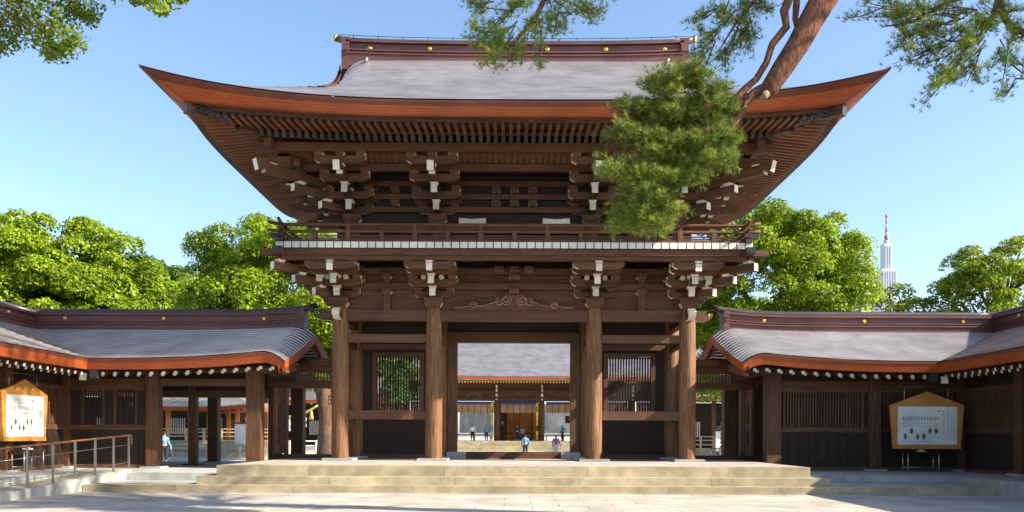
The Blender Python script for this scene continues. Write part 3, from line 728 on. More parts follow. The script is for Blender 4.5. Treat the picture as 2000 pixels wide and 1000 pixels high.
    # closed walls: framed panel, slatted upper half and plain boards below
    def wall(p0, p1, see):
        p0 = Vector((sx*p0[0], p0[1], 0)); p1 = Vector((sx*p1[0], p1[1], 0)); L = (p1-p0).length; d = (p1-p0)/L
        ang = math.atan2(d.y, d.x); T = Matrix.Translation((p0.x, p0.y, .416)) @ Matrix.Rotation(ang, 4, 'Z')
        def b_(nm, x0, x1, y0, y1, z0, z1, m, par=gal):
            return place(nm, MB().box(x0, x1, y0, y1, z0, z1).mesh(nm, [m]), par, T)
        nb = max(4, int(L/.30)); 
        for k in range(nb): b_('wall_plank', L*k/nb+.006, L*(k+1)/nb-.006, -.02 - .006*(k % 2), .03, .12, 1.28, 'board_dark')
        b_('wall_sill', 0, L, -.09, .09, 0.0, .12, 'wood_x'); b_('wall_rail', 0, L, -.07, .07, 1.28, 1.45, 'wood_x')
        b_('wall_rail', 0, L, -.07, .07, 2.62, 2.76, 'wood_x')
        if see == 'windows':
            for (c0, c1) in ((.14, .44), (.56, .86)):
                for (x0, x1) in ((L*c0, L*c0+.07), (L*c1-.07, L*c1)): b_('window_frame', x0, x1, -.05, .05, 1.45, 2.62, 'wood_z')
                k = L*c0+.12
                while k < L*c1-.09: b_('window_bar', k, k+.035, -.03, .03, 1.45, 2.62, 'board_dark'); k += .085
            for (c0, c1) in ((0, .14), (.44, .56), (.86, 1)): b_('wall_board', L*c0, L*c1, -.02, .03, 1.45, 2.62, 'board_dark')
        else:
            b_('wall_board', 0, L, .02, .05, 1.45, 2.62, 'board_dark'); b_('window_frame', .12, .2, -.05, .02, 1.45, 2.62, 'wood_z'); b_('window_frame', L-.2, L-.12, -.05, .02, 1.45, 2.62, 'wood_z')
            k = .26
            while k < L-.28: b_('wall_slat', k, k+.045, -.03, .02, 1.45, 2.62, 'wood_z'); k += .095
        b_('wall_board', 0, L, -.01, .03, 2.76, 3.3, 'board_dark')
    if sx > 0: wall((8.94, 28), (11.9, 28), 'slats')
    wall((12.3, 28), (14.9, 28), 'windows' if sx < 0 else 'slats')
    for k in range(4):
        ya, yb = 28-3.4*k-.2, 28-3.4*(k+1)+.2
        wall((15.1, ya), (15.1, yb), 'slats') if sx > 0 else wall((15.1, yb), (15.1, ya), 'slats')
    if sx < 0:     # passage: middle post and lintel
        MB().box(-12.0, -11.72, 30.66, 30.94, .47, 3.4).obj('post', 'wood_z', gal); MB().box(-12.15, -11.57, 30.5, 31.1, .41, .472).obj('post_base', 'dark_metal', gal)
        gb('passage_lintel', (-13.2, 30.8, 3.05), (-9.0, 30.8, 3.05), .26, .26, None, gal); bx('passage_board', -15, -9, 30.78, 30.82, 3.1, 4.2, 'board_dark', gal)
        bx('wall_board', -15.1, -13.2, 30.78, 30.82, .42, 1.75, 'board_dark', gal); bx('post', -13.4, -13.1, 30.65, 30.95, .42, 3.4, 'wood_z', gal)
    else:
        bx('wall_board', 8.9, 20, 33.5, 33.56, .42, 4.2, 'board_dark', gal)
    # small side doorway between gate and gallery
    dw = thing('side_doorway', (sx*7.6, YC, .7), ('narrow dark timber doorway joining gate and ' + ('shaded gallery, rope-hung tree seen through it' if sx < 0 else 'sunlit gallery, plaque racks seen through it')), 'doorway')
    D = lambda nm, a0, a1, y0, y1, z0, z1, m: bx(nm, min(sx*a0, sx*a1), max(sx*a0, sx*a1), y0, y1, z0, z1, m, dw)
    D('top_beam', 6.1, 9.0, 30.62, 30.98, 4.10, 4.38, 'wood_x'); D('lintel', 6.1, 9.0, 30.64, 30.96, 3.28, 3.52, 'wood_x'); D('transom_rail', 6.1, 9.0, 30.7, 30.9, 3.86, 4.10, 'wood_x')
    k = 6.2
    while k < 8.9: D('transom_bar', k, k+.045, 30.76, 30.84, 3.52, 3.86, 'wood_z'); k += .115
    D('jamb', 8.38, 8.46, 30.6, 31.0, .75, 3.28, 'wood_z'); D('jamb', 8.62, 9.05, 30.66, 30.94, .6, 4.4, 'wood_z'); D('sill', 6.1, 9.0, 30.68, 30.92, .5, .84, 'wood_x')
    lf = D('door_leaf', 8.47, 8.55, 29.55, 30.58, .86, 3.25, 'wood_z')
    for y in (29.6, 30.5): D('leaf_stile', 8.43, 8.468, y-.05, y+.08, .88, 3.23, 'wood_red')
    for z in (1.5, 2.3):
        pts = [(sx*(8.45), 30.06+.14*math.sin(t)*(1-t/30), z+.3*math.cos(t*.5)) for t in np.linspace(0, 12, 30)]; MB().tube(pts, .018, 5).obj('leaf_carving', 'wood_red', dw)
    for z in (1.2, 2.9): D('wall_bracket', 8.94 if sx > 0 else 8.94, 9.2, 27.7, 28.0, z, z+.3, 'stone_grey') if False else None

# ================================================================ hanging notice boards
def notice(T, label, table_label):
    loc = T.to_translation()
    nb = thing('notice_board', loc, label, 'notice board')
    def pl(nm, mb, mats, par=None): return place(nm, mb.mesh(nm, mats), par or nb, T)
    fr = pl('frame', MB().prism([(-1.08, 0), (1.08, 0), (1.19, 1.42), (0, 1.86), (-1.19, 1.42)], -.03, .09), ['board_frame'])
    pl('bottom_strip', MB().box(-1.09, 1.09, -.05, -.031, 0, .13), ['board_frame'])
    pl('panel', MB().box(-.96, .96, -.045, -.032, .14, 1.37), ['paper'])
    tx = MB(); rr = random.Random(3)
    for cx in (.66, .76, .84, .90):
        z = 1.28
        while z > .3: tx.box(cx-.014, cx+.014, -.049, -.046, z-.028, z); z -= .042
        if cx == .66: pass
    z = 1.22
    while z > .45: tx.box(.51, .535, -.049, -.046, z-.03, z); z -= .045
    stuff(pl('small_lettering', tx, ['ink_grey']))
    t2 = MB()
    for k in range(14):
        x = -.78+.085*k; t2.box(x-.028, x+.028, -.049, -.046, .93, 1.05)
        for z in (.80, .72, .22): t2.box(x-.02, x+.02, -.049, -.046, z, z+.03)
    t2.box(-.8, .42, -.0485, -.046, 1.12, 1.128); t2.box(-.8, .42, -.0485, -.046, .86, .868); t2.box(-.45, -.40, -.049, -.046, 1.2, 1.25); t2.box(.32, .40, -.049, -.046, 1.2, 1.25)
    stuff(pl('table_print', t2, ['ink_grey']))
    for x, z in ((-.72, .40), (-.52, .58), (-.32, .40), (-.12, .40), (.08, .58), (.28, .58)):
        pl('black_mark', MB().box(x-.035, x+.035, -.0505, -.0465, z-.09, z+.09).box(x-.055, x+.055, -.050, -.0467, z-.03, z+.03), ['ink'])
    for x in (-.72, .70): pl('hanging_rod', MB().tube([(x, .03, 1.55), (x, .03, 2.02)], .012, 6), ['steel'])
    pl('hanging_bar', MB().tube([(-.95, .03, 2.02), (.9, .03, 2.02)], .022, 6), ['wood_x'])
    return nb
notice(Matrix.Translation((13.42, 27.0, 1.17)), 'pentagonal wooden notice board with printed sheet, hung before board wall facing the court', '')
notice(Matrix.Translation((-14.72, 25.02, 1.33)) @ Matrix.Rotation(math.pi/2, 4, 'Z'), 'pentagonal wooden notice board hung on the wing wall beyond the ramp handrail', '')
def table(x, y, rot, label):
    t = thing('side_table', (x, y, .416), label, 'table'); T = Matrix.Translation((x, y, .416)) @ Matrix.Rotation(rot, 4, 'Z')
    place('table_top', MB().box(-.55, .55, -.22, .22, .62, .66).mesh('table_top', ['board_dark']), t, T)
    for a in (-.5, .5):
        for b in (-.18, .18): place('leg', MB().tube([(a, b, 0), (a, b, .62)], .022, 6).mesh('leg', ['steel']), t, T)
    place('stretcher', MB().tube([(-.5, .18, .15), (.5, .18, .15)], .012, 6).mesh('stretcher', ['steel']), t, T)
    o = tag(place('offering_tray', MB().box(-.12, .1, -.1, .1, .661, .70).box(-.05, .03, -.04, .04, .70, .74).mesh('offering_tray', ['paper']), None, T), 'small pale tray resting on dark table under ' + ('hanging notice board facing the court' if x > 0 else 'notice board of the wing'), 'tray')
table(13.3, 27.15, 0, 'small dark table with thin legs under the notice board facing the court')
table(-14.6, 25.0, math.pi/2, 'small dark table with thin legs behind the ramp handrail')

# ================================================================ ramp and handrail on the left
rp = MB(); x0, x1 = -12.75, -11.62
rp.add([(x0, 17, 0.02), (x1, 17, 0.02), (x1, 24.9, .412), (x0, 24.9, .412), (x0, 17, -.1), (x1, 17, -.1), (x1, 24.9, -.1), (x0, 24.9, -.1)], [(0, 1, 2, 3), (4, 5, 1, 0), (5, 6, 2, 1), (7, 4, 0, 3)])
rp = struct(rp.obj('ramp', 'stone'))
for k in range(5):
    ya = 17 + k*1.58; yb = ya+1.57; h = lambda y: .02+(y-17)/7.9*.392
    mb = MB(); mb.add([(-11.62, ya, -.05), (-11.42, ya, -.05), (-11.42, yb, -.05), (-11.62, yb, -.05), (-11.62, ya, h(ya)+.10), (-11.42, ya, h(ya)+.10), (-11.42, yb, h(yb)+.10), (-11.62, yb, h(yb)+.10)],
        [(4, 5, 6, 7), (0, 1, 5, 4), (1, 2, 6, 5), (2, 3, 7, 6), (3, 0, 4, 7)]); mb.obj('kerb_stone', 'stone_grey', rp)
hr = thing('handrail', (-11.52, 21, .2), 'sloping steel handrail with brown top bar along the stone ramp', 'handrail')
ys = [18.55, 19.7, 20.8, 21.85, 22.9, 23.95, 24.9]
hh = lambda y: .02+(y-17)/7.9*.392+.10
for y in ys: MB().box(-11.545, -11.495, y-.02, y+.02, hh(y), hh(y)+.97).obj('post', 'steel', hr)
MB().tube([(-11.52, 18.4, hh(18.4)+.93), (-11.52, 18.5, hh(18.5)+1.0), (-11.52, 25.0, hh(25)+1.0), (-11.52, 25.06, hh(25)+.95), (-11.52, 25.06, hh(25)+.72)], .028, 8).obj('top_bar', 'wood_red', hr)
for f in (.72, .2): MB().tube([(-11.52, 18.55, hh(18.55)+f), (-11.52, 24.9, hh(24.9)+f)], .008, 6).obj('lower_bar', 'steel', hr)
# ================================================================ the hall across the court
HC = .6
hall = thing('worship_hall', (HC, 92, 0), 'wide shrine hall across the court with pale copper roof, hung blinds and white curtains', 'shrine hall')
for k in range(6):
    z1 = 1.03*(k+1)/6; y0 = 84.3 + k*.42
    for j in range(8): bx('step', HC-16+4*j+.01, HC-12+4*j-.01, y0, y0+.6 if k < 5 else 88, z1-.172, z1, 'stone', hall)
bx('floor', HC-16, HC+16, 87, 99, .3, 1.02, 'stone_grey', hall)
hp = lathe([(.29, 0), (.29, 4.0), (.27, 4.3)], 18).mesh('column', ['wood_z'])
cols = [HC + 4.84*(k-3.5) for k in range(8)]
rfm = MB(); NR = 26
for s_ in (-1, 1):
    rows = []
    for i in range(NR):
        for dz, ii in ((.04, i), (0, i+1)):
            t = 13*ii/NR; z = 7.62 + .42*t + .012*t*t
            rows.append([(HC+x, 98+s_*(13-t), z+dz+.0009*abs(x)**2.2*(1-t/13)) for x in np.linspace(-20, 20, 17)])
    rfm.grid(rows, 0, False, s_ > 0)
hrf = rfm.obj('roof', 'copper_roof', hall)
for y, z0, z1, m, nm in ((85.02, 7.36, 7.62, 'fascia_wood', 'eave_edge'), (85.3, 7.28, 7.37, 'white_paint', 'eave_line')): bx(nm, HC-19.5, HC+19.5, y, y+.3, z0, z1, m, hrf)
RG = unit_mesh('hall_rafter', ['wood_red', 'gold'], {2: 1})
for k in range(80):
    x = HC-12+24*k/79; beam('rafter', RG, (x, 85.6, 7.12), (x, 89.3, 7.75), .12, .17, hrf)
bx('soffit', HC-19, HC+19, 85.4, 90, 7.3, 7.34, 'wood_red', hrf)
for i, x in enumerate(cols):
    for y in (89, 95): place('column', hp, hall, Matrix.Translation((x, y, 1.03)))
    MB().tube([(x, 88.72, 5.45), (x, 88.66, 5.45)], .11, 12).obj('gold_stud', 'gold', hall)
    for z, w_ in ((5.75, .24), (6.25, .20), (6.65, .18)): bx('bracket_end', x-w_/2, x+w_/2, 88.5-(z-5.7)*.4, 88.9, z, z+.32, 'white_paint', hall)
bx('head_beam', HC-17, HC+17, 88.8, 89.2, 5.28, 5.62, 'wood_x', hall); bx('frieze_board', HC-17, HC+17, 88.98, 89.04, 5.62, 7.3, 'wood_x', hall); bx('frieze_beam', HC-17, HC+17, 88.8, 89.2, 6.3, 6.5, 'wood_x', hall)
for a, b in zip(cols[:-1], cols[1:]):
    c = (a+b)/2
    poly = [(-.9, 0), (-.7, .05), (-.45, .35), (-.25, .45), (.25, .45), (.45, .35), (.7, .05), (.9, 0), (.55, 0), (.3, .3), (-.3, .3), (-.55, 0)]
    mb = MB(); q = [(-.9, 0), (-.6, .0), (-.32, .32), (0, .36), (.32, .32), (.6, 0), (.9, 0), (.6, .3), (.35, .5), (-.35, .5), (-.6, .3)]
    mb.prism([(c+x, 5.75+z) for x, z in q], 88.8, 88.95); mb.obj('frog_leg_strut', 'wood_red', hall)
    mid = abs(c-HC) < 1
    cu = bx('blue_curtain', a+.45, b-.3, 88.9, 88.95, 4.95, 5.22, 'curtain_blue', hall)
    bl = bx('hanging_blind', a+.45, b-.3, 89.0, 89.04, 4.05, 4.95, 'blind', hall)
    for k in range(1, 6): xk = a+.45+(b-a-.75)*k/6; bx('blind_strap', xk-.03, xk+.03, 88.95, 88.995, 3.85 if not mid else 4.05, 4.95, 'curtain_blue', bl)
    for k in range(8):      # tall yellow tasselled cord beside the column
        if k in (2, 6): continue
        bx('yellow_cord', b-.62, b-.40, 88.7, 88.78, 1.15+k*.5, 1.6+k*.5, 'tassel_yellow', hall)
    if not mid:
        rows = [[(a+.5+(b-a-1)*i/20, 95+.10*math.sin(i*1.3), z) for i in range(21)] for z in (1.9, 5.2)]
        MB().grid(rows, 0, True).obj('white_curtain', 'sheet_white', hall)
        MB().box(a+.45, b-.6, 90.2, 90.6, 1.6, 1.72).box(a+.5, a+.6, 90.3, 90.5, 1.03, 1.6).box(b-.75, b-.65, 90.3, 90.5, 1.03, 1.6).box(c-.05, c+.05, 90.3, 90.5, 1.03, 1.6).obj('barrier_bench', 'board_dark', hall)
    else:
        MB().box(a+.45, b-.4, 90.2, 90.6, 1.75, 1.9).box(a+.5, b-.5, 90.3, 90.4, 1.3, 1.36).box(a+.5, a+.6, 90.3, 90.5, 1.03, 1.75).box(b-.6, b-.5, 90.3, 90.5, 1.03, 1.75).obj('offertory_box', 'board_dark', hall)
for x0, x1, m in ((-1.0, .45, 'wood_orange'), (.5, 1.9, 'wood_orange')): bx('inner_door', HC-.4+x0, HC-.4+x1, 97, 97.1, 1.03, 4.6, m, hall)
bx('inner_wall', HC-2.2, HC-1.5, 96.9, 97, 1.03, 4.2, 'wood_red', hall); bx('inner_wall', HC+1.6, HC+2.4, 96.9, 97, 1.03, 4.2, 'wood_orange', hall); bx('back_wall', HC-2.4, HC+2.4, 98, 98.1, 1.03, 7.5, 'board_dark', hall)
MB().box(HC-2.0, HC-1.75, 95.8, 95.9, 2.9, 3.25).obj('lantern', 'paper', hall); MB().box(HC+5.1, HC+5.6, 92, 92.3, 3.0, 3.8).obj('lantern', 'wood_red', hall)

# ================================================================ low dark buildings round the court
def low_hall(x0, x1, y, label, zt=4.2, roofm='copper_roof'):
    b = thing('court_building', ((x0+x1)/2, y, 0), label, 'building')
    bx('plinth', x0, x1, y-.6, y+6, 0, .5, 'stone_grey', b); bx('wall', x0, x1, y+1.5, y+1.7, .5, zt, 'board_dark', b)
    n_ = max(2, int((x1-x0)/3))
    for k in range(n_+1): x = x0+.2+(x1-x0-.4)*k/n_; bx('post', x-.16, x+.16, y, y+.32, .5, zt, 'wood_z', b)
    for k in range(n_): xa = x0+.2+(x1-x0-.4)*(k+.3)/n_; wq = (x1-x0)/n_*.4; wo = bx('window', xa, xa+wq, y+1.42, y+1.49, 1.6, 2.9, 'paper', b); [bx('window_bar', xa+wq*j/7, xa+wq*j/7+.05, y+1.36, y+1.415, 1.6, 2.9, 'board_dark', wo) for j in range(8)]
    bx('head_beam', x0, x1, y-.02, y+.34, zt, zt+.3, 'wood_x', b)
    rows = []
    for i in range(14):
        for dz, ii in ((.04, i), (0, i+1)):
            t = 5*ii/14; rows.append([(x, y-1.4+t, zt+.25+.36*t+.02*t*t+dz+ .25*abs(2*(x-x0)/(x1-x0)-1)**4) for x in np.linspace(x0-1.2, x1+1.2, 13)])
    r = MB().grid(rows, 0, False).obj('roof', roofm, b)
    rows = [[(x, y-1.38+d, zt+z_+.25*abs(2*(x-x0)/(x1-x0)-1)**4) for x in np.linspace(x0-1.2, x1+1.2, 13)] for d, z_ in ((0, .26), (.06, .0), (1.6, .15))]
    MB().grid(rows, 0, False, True).obj('eave_edge', 'fascia_wood', r)
    for k in range(int((x1-x0)/.6)): x = x0-.8+k*.6; beam('rafter', UW, (x, y-1.15, zt-.02), (x, y+.3, zt+.25), .13, .15, r)
    bx('back_roof', x0-1.2, x1+1.2, y+3.65, y+7, zt+.3, zt+2.3, 'copper_ridge', r)
    return b
low_hall(-44, -19.5, 66, 'low building with blue-grey roof and white-dotted eaves left of the court', 4.6)
low_hall(-36, -13.5, 76, 'dark low hall behind the sacred tree with hanging lanterns', 4.4)
low_hall(14.5, 40, 74, 'dark low building behind the plaque racks with slatted white windows', 4.6)
# small pavilion with orange pillars on a railed stone terrace
pv2 = thing('pavilion', (-21.5, 60, 0), 'small open pavilion with orange pillars and blue-grey roof on railed stone base', 'pavilion')
bx('base', -25.5, -16.6, 58, 64, 0, 1.15, 'stone', pv2)
for x in (-24.5, -21.6, -19.6):
    for y in (59, 63): MB().tube([(x, y, 1.15), (x, y, 3.5)], .17, 12).obj('pillar', 'wood_orange', pv2)
rows = []
for i in range(12):
    for dz, ii in ((.035, i), (0, i+1)):
        t = ii/12; hx = 4.4*(1-t*.75); hy = 3.4*(1-t); z = 3.45 + 1.5*t**1.3
        rows.append([(-22.3+hx*a, 61+hy*b, z+dz+.25*max(abs(a), abs(b))**2*(abs(a*b))**3*(1-t)) for a, b in ((-1, -1), (-.5, -1), (0, -1), (.5, -1), (1, -1), (1, 0), (1, 1), (0, 1), (-1, 1), (-1, 0), (-1, -1))])
prf = MB().grid(rows, 0, False).obj('roof', 'copper_roof', pv2)
MB().grid([[(p[0], p[1], p[2]) for p in rows[0]], [(-22.3+(p[0]+22.3)*.97, 61+(p[1]-61)*.97, p[2]-.28) for p in rows[0]], [(-22.3+(p[0]+22.3)*.6, 61+(p[1]-61)*.6, p[2]-.2) for p in rows[0]]], 0, False, True).obj('eave_edge', 'fascia_wood', prf)
def fence(x0, x1, y, z, label, mt='stone', hgt=.85, grp=None):
    f = thing('railing', ((x0+x1)/2, y, z), label, 'railing', grp); n_ = max(2, int((x1-x0)/1.1))
    for k in range(n_+1): x = x0+(x1-x0)*k/n_; bx('post', x-.07, x+.07, y-.07, y+.07, z, z+hgt, mt, f)
    for f_ in (.35, .68, .95): bx('rail', x0, x1, y-.04, y+.04, z+hgt*f_-.04, z+hgt*f_+.04, mt, f)
fence(-25.4, -16.7, 58.2, 1.15, 'pale railing round the terrace of the orange-pillared pavilion', 'plaque_wood')
fence(-34, -16, 55.5, 0, 'low grey stone railing on the court before the pavilion', 'stone_grey', .95)
fence(-15.2, -10.8, 58, 0, 'pale double rail behind the rope-hung tree', 'paper', 1.2)
fence(10.5, 22, 62, .6, 'pale wooden railing on stone base behind the plaque racks', 'plaque_wood', 1.0)
bb = tag(bx('stone_base', 10, 22, 61.8, 66, 0, .62, 'stone', None), 'sunlit stone base carrying the pale railing behind plaque racks', 'stone base')
sg = thing('white_sign', (-18.6, 57, 0), 'white sign panel with small gabled top standing by the pavilion terrace', 'sign')
bx('panel', -19.1, -18.2, 56.95, 57.0, .9, 2.3, 'sheet_white', sg); bx('post', -19.0, -18.94, 57.0, 57.06, 0, 2.3, 'steel', sg); bx('post', -18.36, -18.3, 57.0, 57.06, 0, 2.3, 'steel', sg); MB().prism([(-19.2, 2.3), (-18.1, 2.3), (-18.65, 2.5)], 56.9, 57.1).obj('cap', 'wood_z', sg)
# prayer plaque racks
for i, (x, y) in enumerate(((12.7, 48), (14.6, 47.4))):
    e = thing('plaque_rack', (x, y, 0), ('wooden rack hung with rows of small pale plaques under a little roof' if i == 0 else 'outer plaque rack with rows of pale plaques, farther from the gate'), 'plaque rack')
    for s_ in (-.9, .9): bx('post', x+s_-.05, x+s_+.05, y-.05, y+.05, 0, 1.95, 'wood_z', e)
    MB().prism([(x-1.15, 1.95), (x+1.15, 1.95), (x+1.0, 2.15), (x-1.0, 2.15)], y-.35, y+.35).obj('roof', 'board_dark', e)
    for r_ in range(6):
        z = .55+r_*.24; bx('rail', x-.88, x+.88, y-.02, y+.02, z+.15, z+.18, 'wood_x', e)
        for k in range(9): xx = x-.8+.2*k; MB().prism([(xx-.08, z), (xx+.08, z), (xx+.08, z+.1), (xx, z+.14), (xx-.08, z+.1)], y-.045, y-.025).obj('plaque', 'plaque_wood', e)
    if i == 0: bx('notice_strip', x-1.05, x-.8, y-.12, y-.09, .7, 1.85, 'sheet_white', e)
bf = thing('barrier', (11.4, 46, 0), 'thin dark metal barrier before the plaque rack', 'barrier')
for x in (10.9, 11.4, 12.0): MB().tube([(x, 46, 0), (x, 46, .9)], .025, 6).obj('post', 'dark_metal', bf)
MB().tube([(10.9, 46, .9), (12.0, 46, .9)], .025, 6).obj('rail', 'dark_metal', bf)
# distant stepped tower with a red and white mast
tw = thing('stepped_tower', (405, 905, 0), 'distant pale stepped skyscraper with red and white mast above the trees', 'skyscraper')
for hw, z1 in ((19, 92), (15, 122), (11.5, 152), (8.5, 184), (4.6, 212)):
    bx('tier', 405-hw, 405+hw, 905-hw, 905+hw, 0 if hw == 19 else z1-34, z1, 'tower_stone_hazed', tw)
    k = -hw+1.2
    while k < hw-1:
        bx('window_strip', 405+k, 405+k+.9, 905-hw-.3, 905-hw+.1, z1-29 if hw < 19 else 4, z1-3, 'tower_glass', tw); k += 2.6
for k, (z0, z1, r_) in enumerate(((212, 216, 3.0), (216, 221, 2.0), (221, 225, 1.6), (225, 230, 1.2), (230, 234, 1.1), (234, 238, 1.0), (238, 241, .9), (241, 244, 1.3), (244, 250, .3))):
    MB().tube([(405, 905, z0), (405, 905, z1)], r_, 10).obj('mast_section', 'red_paint' if k in (1, 3, 5, 7) else 'tower_stone_hazed', tw)
# ================================================================ trees
NR_ = np.random.RandomState(7)
def fast_mesh(name, V, F, mats, mi=None):
    me = bpy.data.meshes.new(name); nv, nf, k = len(V), len(F), F.shape[1]
    me.vertices.add(nv); me.vertices.foreach_set('co', V.astype(np.float32).ravel())
    me.loops.add(nf*k); me.loops.foreach_set('vertex_index', F.astype(np.int32).ravel())
    me.polygons.add(nf); me.polygons.foreach_set('loop_start', np.arange(0, nf*k, k, dtype=np.int32)); me.polygons.foreach_set('loop_total', np.full(nf, k, dtype=np.int32))
    for m in mats: me.materials.append(MATS[m])
    if mi is not None: me.polygons.foreach_set('material_index', mi.astype(np.int32))
    me.update(calc_edges=True); return me
def unit(v): return v/np.maximum(1e-6, np.linalg.norm(v, axis=-1, keepdims=True))
def leaves(P, Nn, size):
    n = len(P); rv = unit(NR_.normal(size=(n, 3))); t = unit(np.cross(Nn, rv)); b = np.cross(Nn, t); s = (size*(.65+.7*NR_.rand(n)))[:, None]
    V = np.stack([P-t*s, P+b*s*.5+Nn*s*.12, P+t*s, P-b*s*.5+Nn*s*.12], 1).reshape(-1, 3)
    return V, np.arange(4*n).reshape(n, 4)
def clump_leaves(C, Rr, per, size, flat=.75):
    Ps, Ns = [], []
    for c, r in zip(C, Rr):
        n = int(per*(r**1.6)); d = unit(NR_.normal(size=(n, 3))); d[:, 2] = np.where(d[:, 2] < -.35, -d[:, 2], d[:, 2])
        rad = r*(.55+.5*NR_.rand(n)**.5)*(1+.18*np.sin(d[:, 0]*5+c[0])*np.cos(d[:, 1]*6+c[2]))
        Ps.append(c + d*rad[:, None]*np.array([1, 1, flat])); Ns.append(unit(d*.8 + NR_.normal(size=(n, 3))*.55 + np.array([0, 0, .45])))
    return leaves(np.concatenate(Ps), np.concatenate(Ns), size)
def crown_clumps(c, rad, n, rmin, rmax, holes=.0, low=-.55):
    c = np.array(c); rad = np.array(rad); C, Rr = [], []
    while len(C) < n:
        d = unit(NR_.normal(size=3))
        if d[2] < low: continue
        k = .55 + .45*NR_.rand()**.6
        ang = math.atan2(d[1], d[0]); wob = 1 + .10*math.sin(3*ang+c[0]) + .08*math.sin(5*ang + 4*d[2])
        C.append(c + d*rad*k*wob); Rr.append(rmin+(rmax-rmin)*NR_.rand())
    return np.array(C), np.array(Rr)
def tree(name, base, trunk_top, r0, crowns, leafm, label, per=230, size=.2, group=None, limbs=14, barkm='bark', cat='tree'):
    t = thing(name, base, label, cat, group); base = Vector(base); top = Vector(trunk_top)
    C, Rr = [], []
    for (cc, rad, n, a, b) in crowns:
        x, y = crown_clumps(cc, rad, n, a, b); C.append(x); Rr.append(y)
    C = np.concatenate(C); Rr = np.concatenate(Rr)
    tr = MB(); m1 = base.lerp(top, .4) + Vector((.25, .1, 0)); tr.tube([base - Vector((0, 0, .2)), base.lerp(top, .08), m1, top], [r0*1.5, r0*1.1, r0*.9, r0*.6], 12)
    tr = tr.obj('trunk', barkm, t)
    idx = NR_.choice(len(C), min(limbs, len(C)), replace=False)
    for i in idx:
        e = Vector(C[i]); s0 = base.lerp(top, .5+.5*NR_.rand()); mid = s0.lerp(e, .5) + Vector((0, 0, -.06*(e-s0).length)); mid2 = s0.lerp(e, .78)
        MB().tube([s0, mid, mid2, e], [r0*.42, r0*.3, r0*.17, r0*.06], 7).obj('limb', barkm, t)
    V, F = clump_leaves(C, Rr, per, size)
    place('crown', fast_mesh('crown', V, F, [leafm, 'leaf_dark'], (NR_.rand(len(F)) < .12).astype(int)), t, Matrix.Identity(4))['kind'] = 'stuff'
    return t
# two sacred camphor trees inside the court
tree('camphor_tree', (-11.15, 50, 0), (-11.9, 50, 6.5), .58, [((-13.6, 50, 9.0), (6.4, 5.5, 5.0), 190, .8, 1.45), ((-12.4, 49.3, 5.0), (3.6, 3, 1.8), 44, .5, .9)], 'leaf_camphor', 'large bright green camphor tree behind the shaded gallery, trunk tied with straw rope', 620, .105)
tree('camphor_tree', (18.5, 50, 0), (17.5, 50, 6.5), .75, [((15.35, 50, 9.3), (5.1, 5.6, 5.9), 210, .75, 1.25), ((12.6, 49.3, 4.5), (3.2, 2.6, 1.6), 40, .5, .9)], 'leaf_camphor', 'large domed bright green camphor tree behind the sunlit gallery', 620, .105, None, 26)
# wood on the left behind the gallery
for (x, y, w_, h_, zc, m, lab) in ((-37, 66, 9.5, 8.2, 9.6, 'leaf_forest', 'broad yellow-green tree, largest of the wood behind the shaded gallery'), (-30.5, 68, 5.2, 5.4, 8.4, 'leaf_forest', 'round yellow-green tree next to the largest tree of the wood'),
                          (-46, 64, 9, 8.0, 9.4, 'leaf_forest', 'yellow-green tree at the outer end of the wood behind the wing roof'), (-36, 76, 7, 7.0, 10.6, 'leaf_dark', 'darker green tree rising behind the broad yellow-green tree'),
                          (-27.5, 80, 3.2, 3.0, 8.6, 'leaf_dark', 'small dark green tree in the gap beside the camphor tree'), (-24.5, 74, 3.4, 3.4, 6.6, 'leaf_forest', 'low light green tree in the gap beside the camphor tree'),
                          (-18, 84, 8, 6.5, 8, 'leaf_dark', 'dark green tree behind the low hall and the rope-hung tree')):
    tree('wood_tree', (x, y, 0), (x+.4, y, zc-1), .5, [((x, y, zc), (w_, 6, h_), int(14*w_*h_*.42)+40, .8, 1.5)], m, lab, 360, .15, 'trees of the wood on the left', 8)
# looser trees on the right
for (x, y, w_, h_, zc, n, lab) in ((32.5, 56, 4.4, 4.2, 10.4, 80, 'tall loose olive-green tree with bare dark limbs behind right wing roof'), (27.2, 57, 3.6, 3.2, 8.2, 44, 'thin half-bare young tree between camphor tree and taller olive-green tree'),
                             (30, 60, 7, 2.6, 6.6, 50, 'low bushy light green tree under the half-bare one'), (22.5, 62, 6, 3, 6.0, 45, 'low dark green tree filling the gap under the domed camphor')):
    tree('garden_tree', (x, y, 0), (x+.3, y, zc+1.2), .42, [((x, y, zc), (w_, 3.5, h_), n, .55, 1.05)], 'leaf_olive', lab, 380, .125, None, 16)
# straw rope with paper streamers round the sacred tree
rope = thing('sacred_rope', (-13.0, 48.9, 0), 'thick straw rope with white paper streamers hung before the sacred tree', 'rope')
pts = [(-14.4 + 2.9*k/16, 48.8, 2.95 - .5*math.sin(math.pi*k/16) + .35*k/16) for k in range(17)]
MB().tube(pts, [.05+.05*math.sin(math.pi*k/16) for k in range(17)], 8).obj('rope', 'straw', rope)
for k in (2, 7, 12):
    p = pts[k]
    for q in range(4): MB().box(p[0]-.09+.05*(q % 2), p[0]+.05+.05*(q % 2), 48.7, 48.715, p[2]-.32-.17*q, p[2]-.13-.17*q).obj('paper_streamer', 'sheet_white', rope)
for k in (4, 9, 14):
    p = pts[k]; MB().tube([(p[0], 48.75, p[2]-.05), (p[0], 48.75, p[2]-.25), (p[0], 48.75, p[2]-.6)], [.04, .09, .14], 8).obj('straw_tassel', 'straw', rope)
